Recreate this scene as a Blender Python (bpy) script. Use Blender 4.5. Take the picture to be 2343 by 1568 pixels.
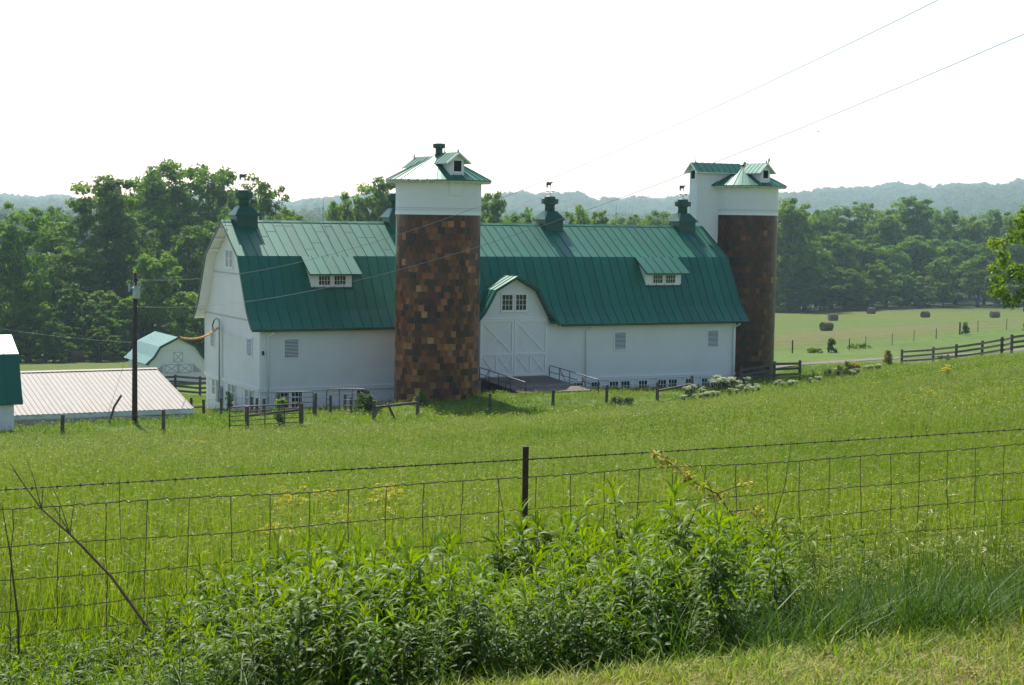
import bpy, math, random
import numpy as np

# ------------------------------------------------------------------ camera, light, exposure
R = math.radians
scene = bpy.context.scene
for o in list(bpy.data.objects):
    bpy.data.objects.remove(o)
COL = scene.collection
PITCH, ROLL, CAMZ = R(4.288), R(0.842), 8.93
FPX, CX, CY = 3800.0, 1171.0, 784.0          # lens in units of a 2342 x 1568 frame
BARN_O, YAW = (-12.793, 84.032), R(26.947)

cam_d = bpy.data.cameras.new('camera')
cam = bpy.data.objects.new('camera', cam_d)
COL.objects.link(cam)
cam_d.sensor_fit = 'HORIZONTAL'
cam_d.sensor_width = 23.6
cam_d.lens = 23.6 * FPX / 2342.0
cam_d.clip_start = 0.1
cam_d.clip_end = 9000
cam.location = (0, 0, CAMZ)
cam.rotation_mode = 'QUATERNION'
from mathutils import Euler, Quaternion, Vector, Matrix
q = Euler((R(90) - PITCH, 0, 0)).to_quaternion() @ Quaternion((0, 0, 1), ROLL)
cam.rotation_quaternion = q
scene.camera = cam

SUN_EL = R(50.0)
SUN_DIR = Vector((-0.33, 0.944, 0)).normalized()      # horizontal direction towards the sun
sun_vec = Vector((SUN_DIR.x * math.cos(SUN_EL), SUN_DIR.y * math.cos(SUN_EL), math.sin(SUN_EL)))
world = bpy.data.worlds.new('World')
scene.world = world
world.use_nodes = True
nt = world.node_tree
bg = nt.nodes['Background']
sky = nt.nodes.new('ShaderNodeTexSky')
sky.sky_type = 'NISHITA'
sky.sun_disc = False
sky.sun_elevation = SUN_EL
sky.sun_rotation = math.atan2(SUN_DIR.x, SUN_DIR.y)
sky.altitude = 200
sky.air_density = 1.0
sky.dust_density = 1.0
sky.ozone_density = 1.0
nt.links.new(sky.outputs[0], bg.inputs[0])
bg.inputs[1].default_value = 0.13
sun_d = bpy.data.lights.new('sun', 'SUN')
sun = bpy.data.objects.new('sun', sun_d)
COL.objects.link(sun)
sun_d.energy = 5.0
sun_d.angle = R(0.6)
sun_d.color = (1.0, 0.95, 0.86)
sun.rotation_mode = 'QUATERNION'
sun.rotation_quaternion = sun_vec.to_track_quat('Z', 'Y')
sun.location = (-30, 60, 80)

vs = scene.view_settings
vs.view_transform = 'Standard'
vs.look = 'None'
vs.exposure = 0.6
vs.gamma = 1.0
vs.use_curve_mapping = False
cy = scene.cycles
cy.max_bounces = 6
cy.diffuse_bounces = 3
cy.glossy_bounces = 2
cy.transmission_bounces = 4
cy.transparent_max_bounces = 6
cy.volume_bounces = 0
cy.use_denoising = True
try:
    cy.denoiser = 'OPENIMAGEDENOISE'
    cy.denoising_prefilter = 'ACCURATE'
except Exception:
    pass
cy.use_adaptive_sampling = True
cy.adaptive_threshold = 0.01
cy.caustics_reflective = False
cy.caustics_refractive = False
cy.sample_clamp_indirect = 6

# ------------------------------------------------------------------ geometry of the site
cU, sU = math.cos(YAW), math.sin(YAW)


def fw(u, w):
    """farm axes (u along the barn, w away from the camera) -> world x, y"""
    return BARN_O[0] + cU * u - sU * w, BARN_O[1] + sU * u + cU * w


def sight(px, py, Y):
    """world point seen at (px, py) of a 2342-wide frame, Y metres out"""
    u, v = px - CX, py - CY
    cr, sr = math.cos(ROLL), math.sin(ROLL)
    u, v = u * cr + v * sr, -u * sr + v * cr
    a, b = u / FPX, -v / FPX
    cp, sp = math.cos(PITCH), math.sin(PITCH)
    dx, dy, dz = a, cp + b * sp, -sp + b * cp
    t = Y / dy
    return dx * t, Y, CAMZ + dz * t


def bearing(px, Y, py=800):
    return sight(px, py, Y)[0]


# control points of the ground: x, y, z
CTRL = [(-16.86, 62, .24), (-13.68, 65, .11), (-11.42, 67, .11), (-8.68, 68.5, .14), (-5.97, 72, -.02), (-4.21, 74.5, -.06),
        (-.99, 77, -.11), (2, 79.5, -.23), (4.79, 83, -.35), (7.51, 85, -.44), (-21.3, 71, -.44), (-15.95, 70, .05),
        (-15.4, 79.5, -.95), (-14, 81, -.9), (-8.47, 33, 3.55), (.04, 31.5, 3.92), (8.2, 30, 5.08), (-10.35, 45, 2.1),
        (.04, 52, 2.05), (.04, 42, 2.92), (13.71, 48, 4.06), (8.71, 62, 2.01), (5.09, 58, 1.95), (13.34, 80, .77),
        (19.3, 88, .73), (22.81, 80, 2.12), (24.09, 78, 2.53), (14.43, 101, -.82), (15.76, 99, -.46), (17.62, 101, -.58),
        (29.2, 124, -1.71), (30.88, 117, -.78), (31.5, 112, -.13), (31.91, 108, .5), (32.09, 104, 1.03), (19.81, 122, -1.67),
        (26.2, 136, -2.36), (31.97, 146, -2.86), (40.84, 163, -3.64), (27.09, 160, -3.68), (31.55, 165, -4.02), (35.63, 170, -3.9),
        (44.85, 185, -4.18), (53.45, 198, -4.19), (59.91, 205, -4.1), (43.58, 230, -6.03), (56.04, 290, -8.16), (72.38, 335, -9.28),
        (78.37, 315, -8.79), (90.11, 310, -8.32), (122.3, 420, -11.1), (57.9, 350, -10.0), (85, 390, -10.6), (118.8, 400, -10.6),
        (-26.4, 122, -3.5), (-23.4, 126, -3.75), (-49.86, 190, -8.32), (-60.13, 205, -9.4), (-49.43, 215, -9.6), (-40.1, 165, -6.7),
        (-21.6, 112, -3.2), (-17.2, 93, -2.02), (-20, 12, 5.9), (25, 14, 6.6), (-30, 32, 3.4), (32, 34, 5.9), (-45, 66, -.4),
        (45, 70, 4.4), (70, 110, 2.5), (-50, 110, -3.5), (90, 190, -2.5), (-100, 200, -8.5), (-150, 420, -11), (0, 420, -11.3),
        (0, 260, -8.6), (0, 170, -5.8), (200, 400, -9), (150, 250, -5), (-15, 150, -5.2)]
for (u_, w_, z_) in [(0, -.4, -1.08), (5.5, -.4, -1.02), (8.3, -5.7, -.2), (12.2, -3, -.2), (12.4, -5.4, -.05), (16.5, -5.4, -.05), (18.5, -.5, -.55),
                     (24, -.5, -.62), (28.5, -.5, -.75), (24, -4, -.42), (0, 9.6, -1.95), (14, 11, -2.3), (29, 11, -2.2), (33.5, 3.4, -.85),
                     (42, 8, -1.9), (-6, -3, -.75), (-9, -7.2, -.45), (-8, 2, -1.6)]:
    x_, y_ = fw(u_, w_)
    CTRL.append((x_, y_, z_))
# along the roadside fence
FT = np.array([0.919, 0.395])
FN = np.array([-0.395, 0.919])
S_FENCE, S_VERGE = 9.16, 5.28
for t_ in (-14, -7, -2, 2, 6, 12, 20):
    p_ = FT * t_ + FN * (S_FENCE + 1.0)
    CTRL.append((p_[0], p_[1], 6.08 + .012 * t_))
CTRL = np.array(CTRL)


def _tps_k(r2):
    return np.where(r2 > 1e-9, 0.5 * r2 * np.log(np.maximum(r2, 1e-9)), 0.0)


_n = len(CTRL)
_d2 = ((CTRL[:, None, :2] - CTRL[None, :, :2]) ** 2).sum(-1)
_K = _tps_k(_d2) + np.eye(_n) * 6.0
_P = np.hstack([np.ones((_n, 1)), CTRL[:, :2]])
_A = np.block([[_K, _P], [_P.T, np.zeros((3, 3))]])
_sol = np.linalg.solve(_A, np.concatenate([CTRL[:, 2], np.zeros(3)]))


def smooth(a, b, x):
    t = np.clip((x - a) / (b - a), 0, 1)
    return t * t * (3 - 2 * t)


def hills(x, y):
    r = np.hypot(x, y)
    th = np.degrees(np.arctan2(x, y))
    top = 31 + 37 * smooth(3, 17, th) - 17 * smooth(-6, -15, th) - 12 * np.exp(-((th + 7) / 3.0) ** 2)
    top = top + 4 * np.sin(th * 1.1 + .7) + 2.5 * np.sin(th * 2.9 + 2) + 1.2 * np.sin(th * 6.1)
    rise = smooth(1650, 3250, r + 120 * np.sin(th * .9))
    low = -12.5 + 3.5 * np.sin(x * .004 + 1) * np.sin(y * .005)
    back = smooth(3500, 4800, r) * 30
    return low + (top + 8) * rise - back


def ground(x, y):
    x = np.asarray(x, float)
    y = np.asarray(y, float)
    shp = x.shape
    xf, yf = x.ravel(), y.ravel()
    out = np.empty_like(xf)
    for i in range(0, len(xf), 4000):
        xs, ys = xf[i:i + 4000], yf[i:i + 4000]
        # beyond the surveyed part hold the edge values
        cxs, cys = np.clip(xs, -170, 220), np.clip(ys, 4, 440)
        d2 = (cxs[:, None] - CTRL[None, :, 0]) ** 2 + (cys[:, None] - CTRL[None, :, 1]) ** 2
        z = _tps_k(d2) @ _sol[:_n] + _sol[_n] + _sol[_n + 1] * cxs + _sol[_n + 2] * cys
        r = np.hypot(xs, ys)
        k = smooth(380, 560, r)
        z = z * (1 - k) + hills(xs, ys) * k
        s = xs * FN[0] + ys * FN[1]
        t = xs * FT[0] + ys * FT[1]
        prof = np.interp(s, [-400, -30, 0, 4.6, 5.3, 5.9, 7.2, 9.2, 30], [9, 7.5, 7.36, 7.30, 7.24, 6.98, 6.48, 6.20, 5.2]) + .010 * np.clip(t, -20, 30)
        kk = smooth(8.2, 15, s)
        out[i:i + 4000] = prof * (1 - kk) + z * kk
    out = out + .05 * np.sin(xf * .9 + .3 * yf) * np.sin(yf * .7) * smooth(9, 16, yf) * (1 - smooth(60, 75, yf))
    return out.reshape(shp)


def gz(x, y):
    return float(ground(np.array([x]), np.array([y]))[0])


# ------------------------------------------------------------------ materials
MATS = {}


def mat(name, col, rough=.6, spec=.35, metal=0., var=0., vscale=3., vcol=None, bump=0., bscale=20., objrand=0., transl=0., tint=None, coat=0., bstretch=None):
    """procedural principled material: noise mixes col towards vcol, bump from a second noise"""
    if name in MATS:
        return MATS[name]
    m = bpy.data.materials.new(name)
    m.use_nodes = True
    t = m.node_tree
    N, L = t.nodes, t.links
    b = N['Principled BSDF']
    b.inputs['Roughness'].default_value = rough
    b.inputs['Metallic'].default_value = metal
    b.inputs['Specular IOR Level'].default_value = spec
    if coat:
        b.inputs['Coat Weight'].default_value = coat
        b.inputs['Coat Roughness'].default_value = .25
    co = N.new('ShaderNodeTexCoord')
    rgb = N.new('ShaderNodeRGB')
    rgb.outputs[0].default_value = (*col, 1)
    cur = rgb.outputs[0]

    def mixto(c, fac_socket, colr):
        mx = N.new('ShaderNodeMix')
        mx.data_type = 'RGBA'
        L.new(fac_socket, mx.inputs['Factor'])
        L.new(c, mx.inputs[6])
        mx.inputs[7].default_value = (*colr, 1)
        return mx.outputs[2]
    if var > 0:
        nz = N.new('ShaderNodeTexNoise')
        nz.inputs['Scale'].default_value = vscale
        nz.inputs['Detail'].default_value = 6
        nz.inputs['Roughness'].default_value = .6
        L.new(co.outputs['Object'], nz.inputs['Vector'])
        mr = N.new('ShaderNodeMapRange')
        mr.inputs[1].default_value = .38
        mr.inputs[2].default_value = .68
        mr.inputs[4].default_value = var
        L.new(nz.outputs['Fac'], mr.inputs[0])
        cur = mixto(cur, mr.outputs[0], vcol or tuple(c * .5 for c in col))
    if tint is not None:
        at = N.new('ShaderNodeAttribute')
        at.attribute_name = 'tint'
        cur = mixto(cur, at.outputs['Fac'], tint)
    if objrand > 0:
        oi = N.new('ShaderNodeObjectInfo')
        mr = N.new('ShaderNodeMapRange')
        mr.inputs[3].default_value = 1 - objrand
        mr.inputs[4].default_value = 1 + objrand
        L.new(oi.outputs['Random'], mr.inputs[0])
        hs = N.new('ShaderNodeHueSaturation')
        L.new(mr.outputs[0], hs.inputs['Value'])
        m2 = N.new('ShaderNodeMapRange')
        m2.inputs[3].default_value = .5 - objrand * .06
        m2.inputs[4].default_value = .5 + objrand * .06
        mo = N.new('ShaderNodeMath')
        mo.operation = 'MULTIPLY_ADD'
        mo.inputs[1].default_value = 7.31
        mo.inputs[2].default_value = .17
        fr = N.new('ShaderNodeMath')
        fr.operation = 'FRACT'
        L.new(oi.outputs['Random'], mo.inputs[0])
        L.new(mo.outputs[0], fr.inputs[0])
        L.new(fr.outputs[0], m2.inputs[0])
        L.new(m2.outputs[0], hs.inputs['Hue'])
        L.new(cur, hs.inputs['Color'])
        cur = hs.outputs[0]
    L.new(cur, b.inputs['Base Color'])
    if bump > 0:
        nb = N.new('ShaderNodeTexNoise')
        nb.inputs['Scale'].default_value = bscale
        nb.inputs['Detail'].default_value = 5
        if bstretch:
            mp = N.new('ShaderNodeMapping')
            mp.inputs['Scale'].default_value = bstretch
            L.new(co.outputs['Object'], mp.inputs[0])
            L.new(mp.outputs[0], nb.inputs['Vector'])
        else:
            L.new(co.outputs['Object'], nb.inputs['Vector'])
        bp = N.new('ShaderNodeBump')
        bp.inputs['Strength'].default_value = 1.0
        bp.inputs['Distance'].default_value = bump
        L.new(nb.outputs['Fac'], bp.inputs['Height'])
        L.new(bp.outputs[0], b.inputs['Normal'])
    if transl > 0:
        tr = N.new('ShaderNodeBsdfTranslucent')
        hs2 = N.new('ShaderNodeHueSaturation')
        hs2.inputs['Hue'].default_value = .485
        hs2.inputs['Saturation'].default_value = 1.1
        hs2.inputs['Value'].default_value = 1.5
        L.new(cur, hs2.inputs['Color'])
        L.new(hs2.outputs[0], tr.inputs['Color'])
        ms = N.new('ShaderNodeMixShader')
        ms.inputs[0].default_value = transl
        L.new(b.outputs[0], ms.inputs[1])
        L.new(tr.outputs[0], ms.inputs[2])
        L.new(ms.outputs[0], N['Material Output'].inputs[0])
    MATS[name] = m
    return m


def board_mat(name, col, pitch, mode, groove=.008, dirt=.6):
    """painted boards: fine grooves at a fixed pitch (mode 'V' upright, 'H' lapped siding, 'R' round a silo), chalky weathering"""
    m = mat(name, col, rough=.62, spec=.25, var=.35, vscale=.7, vcol=tuple(c * .84 for c in col))
    t = m.node_tree
    N, L = t.nodes, t.links
    b = N['Principled BSDF']
    co = N.new('ShaderNodeTexCoord')
    sp = N.new('ShaderNodeSeparateXYZ')
    L.new(co.outputs['Object'], sp.inputs[0])

    def math_(op, a, bb=None):
        n = N.new('ShaderNodeMath')
        n.operation = op
        for i, v in enumerate((a, bb)):
            if v is None:
                continue
            if isinstance(v, (int, float)):
                n.inputs[i].default_value = v
            else:
                L.new(v, n.inputs[i])
        return n.outputs[0]
    if mode == 'V':
        v = math_('ADD', sp.outputs[0], sp.outputs[1])
    elif mode == 'H':
        v = sp.outputs[2]
    else:
        v = math_('MULTIPLY', math_('ARCTAN2', sp.outputs[1], sp.outputs[0]), 2.16)
    fr = math_('FRACT', math_('DIVIDE', v, pitch))
    if mode == 'H':
        h = math_('SUBTRACT', 1.0, fr)
        line = math_('GREATER_THAN', fr, .88)
    else:
        d = math_('ABSOLUTE', math_('SUBTRACT', fr, .5))
        line = math_('GREATER_THAN', d, .44)
        h = math_('SUBTRACT', 1.0, line)
    bp = N.new('ShaderNodeBump')
    bp.inputs['Distance'].default_value = groove
    L.new(h, bp.inputs['Height'])
    L.new(bp.outputs[0], b.inputs['Normal'])
    # grime sitting in the joints
    nz = N.new('ShaderNodeTexNoise')
    nz.inputs['Scale'].default_value = 1.3
    L.new(co.outputs['Object'], nz.inputs[0])
    f = math_('MULTIPLY', math_('MULTIPLY', line, nz.outputs['Fac']), dirt)
    mx = N.new('ShaderNodeMix')
    mx.data_type = 'RGBA'
    L.new(f, mx.inputs['Factor'])
    src = b.inputs['Base Color'].links[0].from_socket
    L.new(src, mx.inputs[6])
    mx.inputs[7].default_value = (.22, .22, .2, 1)
    L.new(mx.outputs[2], b.inputs['Base Color'])
    return m


WHITE = (.82, .80, .765)
M_SIDING = board_mat('white_board_siding', WHITE, .11, 'V')
M_LAP = board_mat('white_lap_siding', WHITE, .105, 'H', .012)
M_CROWN = board_mat('white_silo_boards', WHITE, .085, 'R', .006, .6)
M_WHITE = mat('white_paint', (.85, .83, .80), .55, .3, var=.3, vscale=2, vcol=(.74, .725, .69))
M_GREEN = mat('green_roof_metal', (.0012, .092, .050), .45, .62, var=.6, vscale=.7, vcol=(.003, .120, .072), bump=.005, bscale=1.6, objrand=.16, bstretch=(1, 1, .6))
M_GREEN2 = mat('green_trim_paint', (.003, .062, .037), .42, .35, var=.4, vscale=2, vcol=(.012, .10, .07))
M_GLASS = mat('window_glass', (.012, .014, .015), .06, .6)
M_DARK = mat('dark_interior', (.012, .011, .011), .9, .1)
M_GALV = mat('galvanised_metal', (.42, .45, .47), .45, .5, metal=.4, var=.4, vscale=5)
M_OLDWOOD = mat('weathered_wood', (.13, .10, .075), .85, .15, var=.7, vscale=4, vcol=(.055, .043, .034), bump=.006, bscale=14, objrand=.2, bstretch=(1, 1, .12))
M_DARKWOOD = mat('dark_creosote_wood', (.045, .030, .022), .8, .2, var=.6, vscale=3, vcol=(.09, .065, .05), bump=.006, bscale=12, bstretch=(1, 1, .1))
M_DECK = mat('grey_deck_wood', (.17, .14, .12), .8, .2, var=.6, vscale=2.5, vcol=(.08, .065, .055), objrand=.22, bump=.004, bscale=20)
M_BLACKPIPE = mat('black_pipe', (.012, .014, .017), .4, .5)
M_RUSTPIPE = mat('rusty_pipe', (.075, .045, .032), .55, .4, var=.7, vscale=8, vcol=(.12, .10, .09))
M_GATE = mat('dull_gate_pipe', (.13, .125, .12), .5, .4, var=.6, vscale=6, vcol=(.09, .065, .05))
M_WIRE = mat('rusty_wire', (.055, .035, .024), .7, .4, var=.5, vscale=30, vcol=(.11, .08, .06))
M_LINE = mat('aluminium_line', (.24, .245, .25), .5, .5)
M_BLACK = mat('black_rubber', (.015, .015, .016), .6, .3)
M_ORANGE = mat('orange_sleeve', (.75, .36, .075), .5, .4)
M_BARK = mat('bark', (.085, .068, .055), .95, .1, var=.6, vscale=2, vcol=(.14, .12, .10))
M_HAY = mat('hay', (.17, .125, .07), .95, .1, var=.8, vscale=4, vcol=(.075, .055, .035), bump=.05, bscale=9, objrand=.15)
M_GRAVEL = mat('gravel', (.20, .18, .155), .95, .1, var=.8, vscale=1.2, vcol=(.11, .105, .07), bump=.03, bscale=30)
M_METALROOF = mat('pale_metal_roofing', (.295, .275, .24), .6, .2, var=.7, vscale=.6, vcol=(.225, .20, .165), objrand=.04)
M_STRAW = mat('straw', (.46, .36, .19), .8, .2, objrand=.2, transl=.35)

TILE = [mat('glazed_tile_' + n, c, .38, .28, var=.85, vscale=5, vcol=v, bump=.008, bscale=7, objrand=.22) for n, c, v in (
    ('black', (.032, .015, .010), (.055, .022, .012)),
    ('umber', (.078, .027, .012), (.048, .019, .010)),
    ('oxblood', (.120, .037, .013), (.075, .025, .011)),
    ('chestnut', (.175, .060, .019), (.110, .037, .014)),
    ('russet', (.245, .088, .027), (.155, .052, .018)),
    ('orange', (.32, .125, .040), (.21, .075, .025)),
    ('buff', (.36, .170, .068), (.25, .10, .038)),
    ('pale', (.40, .23, .115), (.28, .14, .062)))]
M_MORTAR = mat('silo_mortar', (.10, .075, .065), .9, .2, var=.6, vscale=3, vcol=(.26, .23, .21))

M_GREEN.node_tree.nodes['Principled BSDF'].inputs['Specular Tint'].default_value = (.55, 1.0, .86, 1)   # green put by hand into the colour of the roof's reflections

# ------------------------------------------------------------------ mesh helpers


def link(name, me, parent=None, loc=None, rotz=None):
    o = bpy.data.objects.new(name, me)
    COL.objects.link(o)
    if parent is not None:
        o.parent = parent
    if loc is not None:
        o.location = loc
    if rotz is not None:
        o.rotation_euler = (0, 0, rotz)
    return o


def tag(o, label, cat, group=None):
    o['label'] = label
    o['category'] = cat
    if group:
        o['group'] = group
    return o


def thing(name, label, cat, loc=(0, 0, 0), rotz=0., group=None):
    o = link(name, None, None, loc, rotz)
    o.empty_display_size = .2
    return tag(o, label, cat, group)


class MB:
    """collects faces; build() links them as ONE mesh object"""

    def __init__(s):
        s.v, s.f, s.m = [], [], []

    def add(s, vs, fs, mi=0):
        k = len(s.v)
        s.v += [tuple(p) for p in vs]
        s.f += [tuple(i + k for i in f) for f in fs]
        s.m += [mi] * len(fs)
        return s

    def box(s, x0, x1, y0, y1, z0, z1, mi=0):
        vs = [(x0, y0, z0), (x1, y0, z0), (x1, y1, z0), (x0, y1, z0), (x0, y0, z1), (x1, y0, z1), (x1, y1, z1), (x0, y1, z1)]
        return s.add(vs, [(0, 3, 2, 1), (4, 5, 6, 7), (0, 1, 5, 4), (1, 2, 6, 5), (2, 3, 7, 6), (3, 0, 4, 7)], mi)

    def bar(s, a, b, w, h, mi=0, up=(0, 0, 1)):
        """rectangular bar from a to b, w wide, h deep"""
        a, b = Vector(a), Vector(b)
        d = (b - a).normalized()
        sd = d.cross(Vector(up))
        if sd.length < 1e-4:
            sd = d.cross(Vector((1, 0, 0)))
        sd.normalize()
        uu = sd.cross(d).normalized()
        vs = []
        for p in (a, b):
            for (i, j) in ((-1, -1), (1, -1), (1, 1), (-1, 1)):
                vs.append(p + sd * (i * w / 2) + uu * (j * h / 2))
        return s.add(vs, [(0, 1, 2, 3), (7, 6, 5, 4), (0, 4, 5, 1), (1, 5, 6, 2), (2, 6, 7, 3), (3, 7, 4, 0)], mi)

    def tube(s, pts, rad, n=6, mi=0, cap=True):
        pts = [Vector(p) for p in pts]
        rads = rad if isinstance(rad, (list, tuple)) else [rad] * len(pts)
        k = len(s.v)
        prev = None
        for i, p in enumerate(pts):
            d = (pts[min(i + 1, len(pts) - 1)] - pts[max(i - 1, 0)])
            if d.length < 1e-9:
                d = Vector((0, 0, 1))
            d.normalize()
            ref = prev if prev is not None else (Vector((1, 0, 0)) if abs(d.x) < .9 else Vector((0, 1, 0)))
            x = (ref - d * ref.dot(d))
            if x.length < 1e-6:
                x = d.orthogonal()
            x.normalize()
            prev = x
            y = d.cross(x)
            for j in range(n):
                a = 2 * math.pi * j / n
                s.v.append(tuple(p + (x * math.cos(a) + y * math.sin(a)) * rads[i]))
        for i in range(len(pts) - 1):
            for j in range(n):
                a, b2 = k + i * n + j, k + i * n + (j + 1) % n
                s.f.append((a, b2, b2 + n, a + n))
                s.m.append(mi)
        if cap:
            s.f.append(tuple(k + j for j in range(n))[::-1])
            s.f.append(tuple(k + (len(pts) - 1) * n + j for j in range(n)))
            s.m += [mi, mi]
        return s

    def lathe(s, prof, n=32, cx=0., cy=0., mi=0, caps=True):
        k = len(s.v)
        for r, z in prof:
            for j in range(n):
                a = 2 * math.pi * j / n
                s.v.append((cx + r * math.cos(a), cy + r * math.sin(a), z))
        for i in range(len(prof) - 1):
            for j in range(n):
                a, b = k + i * n + j, k + i * n + (j + 1) % n
                s.f.append((a, b, b + n, a + n))
                s.m.append(mi)
        if caps:
            s.f.append(tuple(k + j for j in range(n))[::-1])
            s.f.append(tuple(k + (len(prof) - 1) * n + j for j in range(n)))
            s.m += [mi, mi]
        return s

    def prism(s, poly, axis, a0, a1, mi=0):
        """extrude a 2D polygon; axis 'u': poly in (w,h); axis 'w': poly in (u,h)"""
        def P(p, a):
            return (a, p[0], p[1]) if axis == 'u' else (p[0], a, p[1])
        n = len(poly)
        vs = [P(p, a0) for p in poly] + [P(p, a1) for p in poly]
        fs = [tuple(range(n)), tuple(range(2 * n - 1, n - 1, -1))]
        fs += [(i, i + n, (i + 1) % n + n, (i + 1) % n) for i in range(n)]
        return s.add(vs, fs, mi)

    def mesh(s, name, mats, smooth_=False):
        me = bpy.data.meshes.new(name)
        me.from_pydata(s.v, [], s.f)
        for m_ in (mats if isinstance(mats, (list, tuple)) else [mats]):
            me.materials.append(m_)
        if any(s.m):
            me.polygons.foreach_set('material_index', s.m)
        if smooth_:
            me.polygons.foreach_set('use_smooth', [True] * len(s.f))
        me.update()
        return me

    def build(s, name, mats, parent=None, smooth_=False, fix=True):
        me = s.mesh(name, mats, smooth_)
        if fix:
            import bmesh
            bm = bmesh.new()
            bm.from_mesh(me)
            bmesh.ops.recalc_face_normals(bm, faces=bm.faces)
            bm.to_mesh(me)
            bm.free()
        return link(name, me, parent)


def mesh_np(name, v, f, mats, tint=None, mi=None, smooth_=False):
    me = bpy.data.meshes.new(name)
    v = np.asarray(v, np.float32)
    f = np.asarray(f, np.int32)
    k = f.shape[1]
    me.vertices.add(len(v))
    me.vertices.foreach_set('co', v.ravel())
    me.loops.add(f.size)
    me.loops.foreach_set('vertex_index', f.ravel())
    me.polygons.add(len(f))
    me.polygons.foreach_set('loop_start', np.arange(0, f.size, k, dtype=np.int32))
    for m_ in mats:
        me.materials.append(m_)
    if mi is not None:
        me.polygons.foreach_set('material_index', np.asarray(mi, np.int32))
    if smooth_:
        me.polygons.foreach_set('use_smooth', np.ones(len(f), bool))
    me.update(calc_edges=True)
    if tint is not None:
        a = me.attributes.new('tint', 'FLOAT', 'FACE')
        a.data.foreach_set('value', np.asarray(tint, np.float32))
    return me


def join_faces(lst):
    """list of (verts, faces) numpy -> one"""
    vs, fs, k = [], [], 0
    for v, f in lst:
        vs.append(v)
        fs.append(f + k)
        k += len(v)
    return np.concatenate(vs), np.concatenate(fs)


def scatter(name, pts, rz, sc, idx, sources, tilt=None):
    """one stuff object: source meshes set at points by geometry nodes"""
    me = bpy.data.meshes.new(name)
    pts = np.asarray(pts, np.float32)
    me.vertices.add(len(pts))
    me.vertices.foreach_set('co', pts.ravel())
    rot = np.zeros((len(pts), 3), np.float32)
    rot[:, 2] = rz
    if tilt is not None:
        rot[:, 0] = tilt[:, 0]
        rot[:, 1] = tilt[:, 1]
    a = me.attributes.new('rot', 'FLOAT_VECTOR', 'POINT')
    a.data.foreach_set('vector', rot.ravel())
    a = me.attributes.new('sc', 'FLOAT', 'POINT')
    a.data.foreach_set('value', np.asarray(sc, np.float32))
    a = me.attributes.new('pick', 'INT', 'POINT')
    a.data.foreach_set('value', np.asarray(idx, np.int32))
    o = link(name, me)
    o['kind'] = 'stuff'
    coll = bpy.data.collections.new(name + '_source')
    for i, s in enumerate(sources):
        so = bpy.data.objects.new('%s_src_%02d' % (name, i), s)
        coll.objects.link(so)
    ng = bpy.data.node_groups.new(name + '_nodes', 'GeometryNodeTree')
    ng.interface.new_socket('Geometry', in_out='INPUT', socket_type='NodeSocketGeometry')
    ng.interface.new_socket('Geometry', in_out='OUTPUT', socket_type='NodeSocketGeometry')
    N, L = ng.nodes, ng.links
    gi, go = N.new('NodeGroupInput'), N.new('NodeGroupOutput')
    iop = N.new('GeometryNodeInstanceOnPoints')
    ci = N.new('GeometryNodeCollectionInfo')
    ci.inputs['Collection'].default_value = coll
    ci.inputs['Separate Children'].default_value = True
    ci.inputs['Reset Children'].default_value = True

    def attr(nm, typ):
        n = N.new('GeometryNodeInputNamedAttribute')
        n.data_type = typ
        n.inputs['Name'].default_value = nm
        return n.outputs['Attribute']
    L.new(gi.outputs[0], iop.inputs['Points'])
    L.new(ci.outputs[0], iop.inputs['Instance'])
    iop.inputs['Pick Instance'].default_value = True
    L.new(attr('pick', 'INT'), iop.inputs['Instance Index'])
    e2r = N.new('FunctionNodeEulerToRotation')
    L.new(attr('rot', 'FLOAT_VECTOR'), e2r.inputs[0])
    L.new(e2r.outputs[0], iop.inputs['Rotation'])
    L.new(attr('sc', 'FLOAT'), iop.inputs['Scale'])
    L.new(iop.outputs[0], go.inputs[0])
    md = o.modifiers.new('scatter', 'NODES')
    md.node_group = ng
    return o


rng = np.random.default_rng(7)
rnd = random.Random(11)

# ------------------------------------------------------------------ the ground, one sheet to the horizon
HAY_A, HAY_B = np.array([20.0, 150.0]), np.array([75.0, 222.0])


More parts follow.
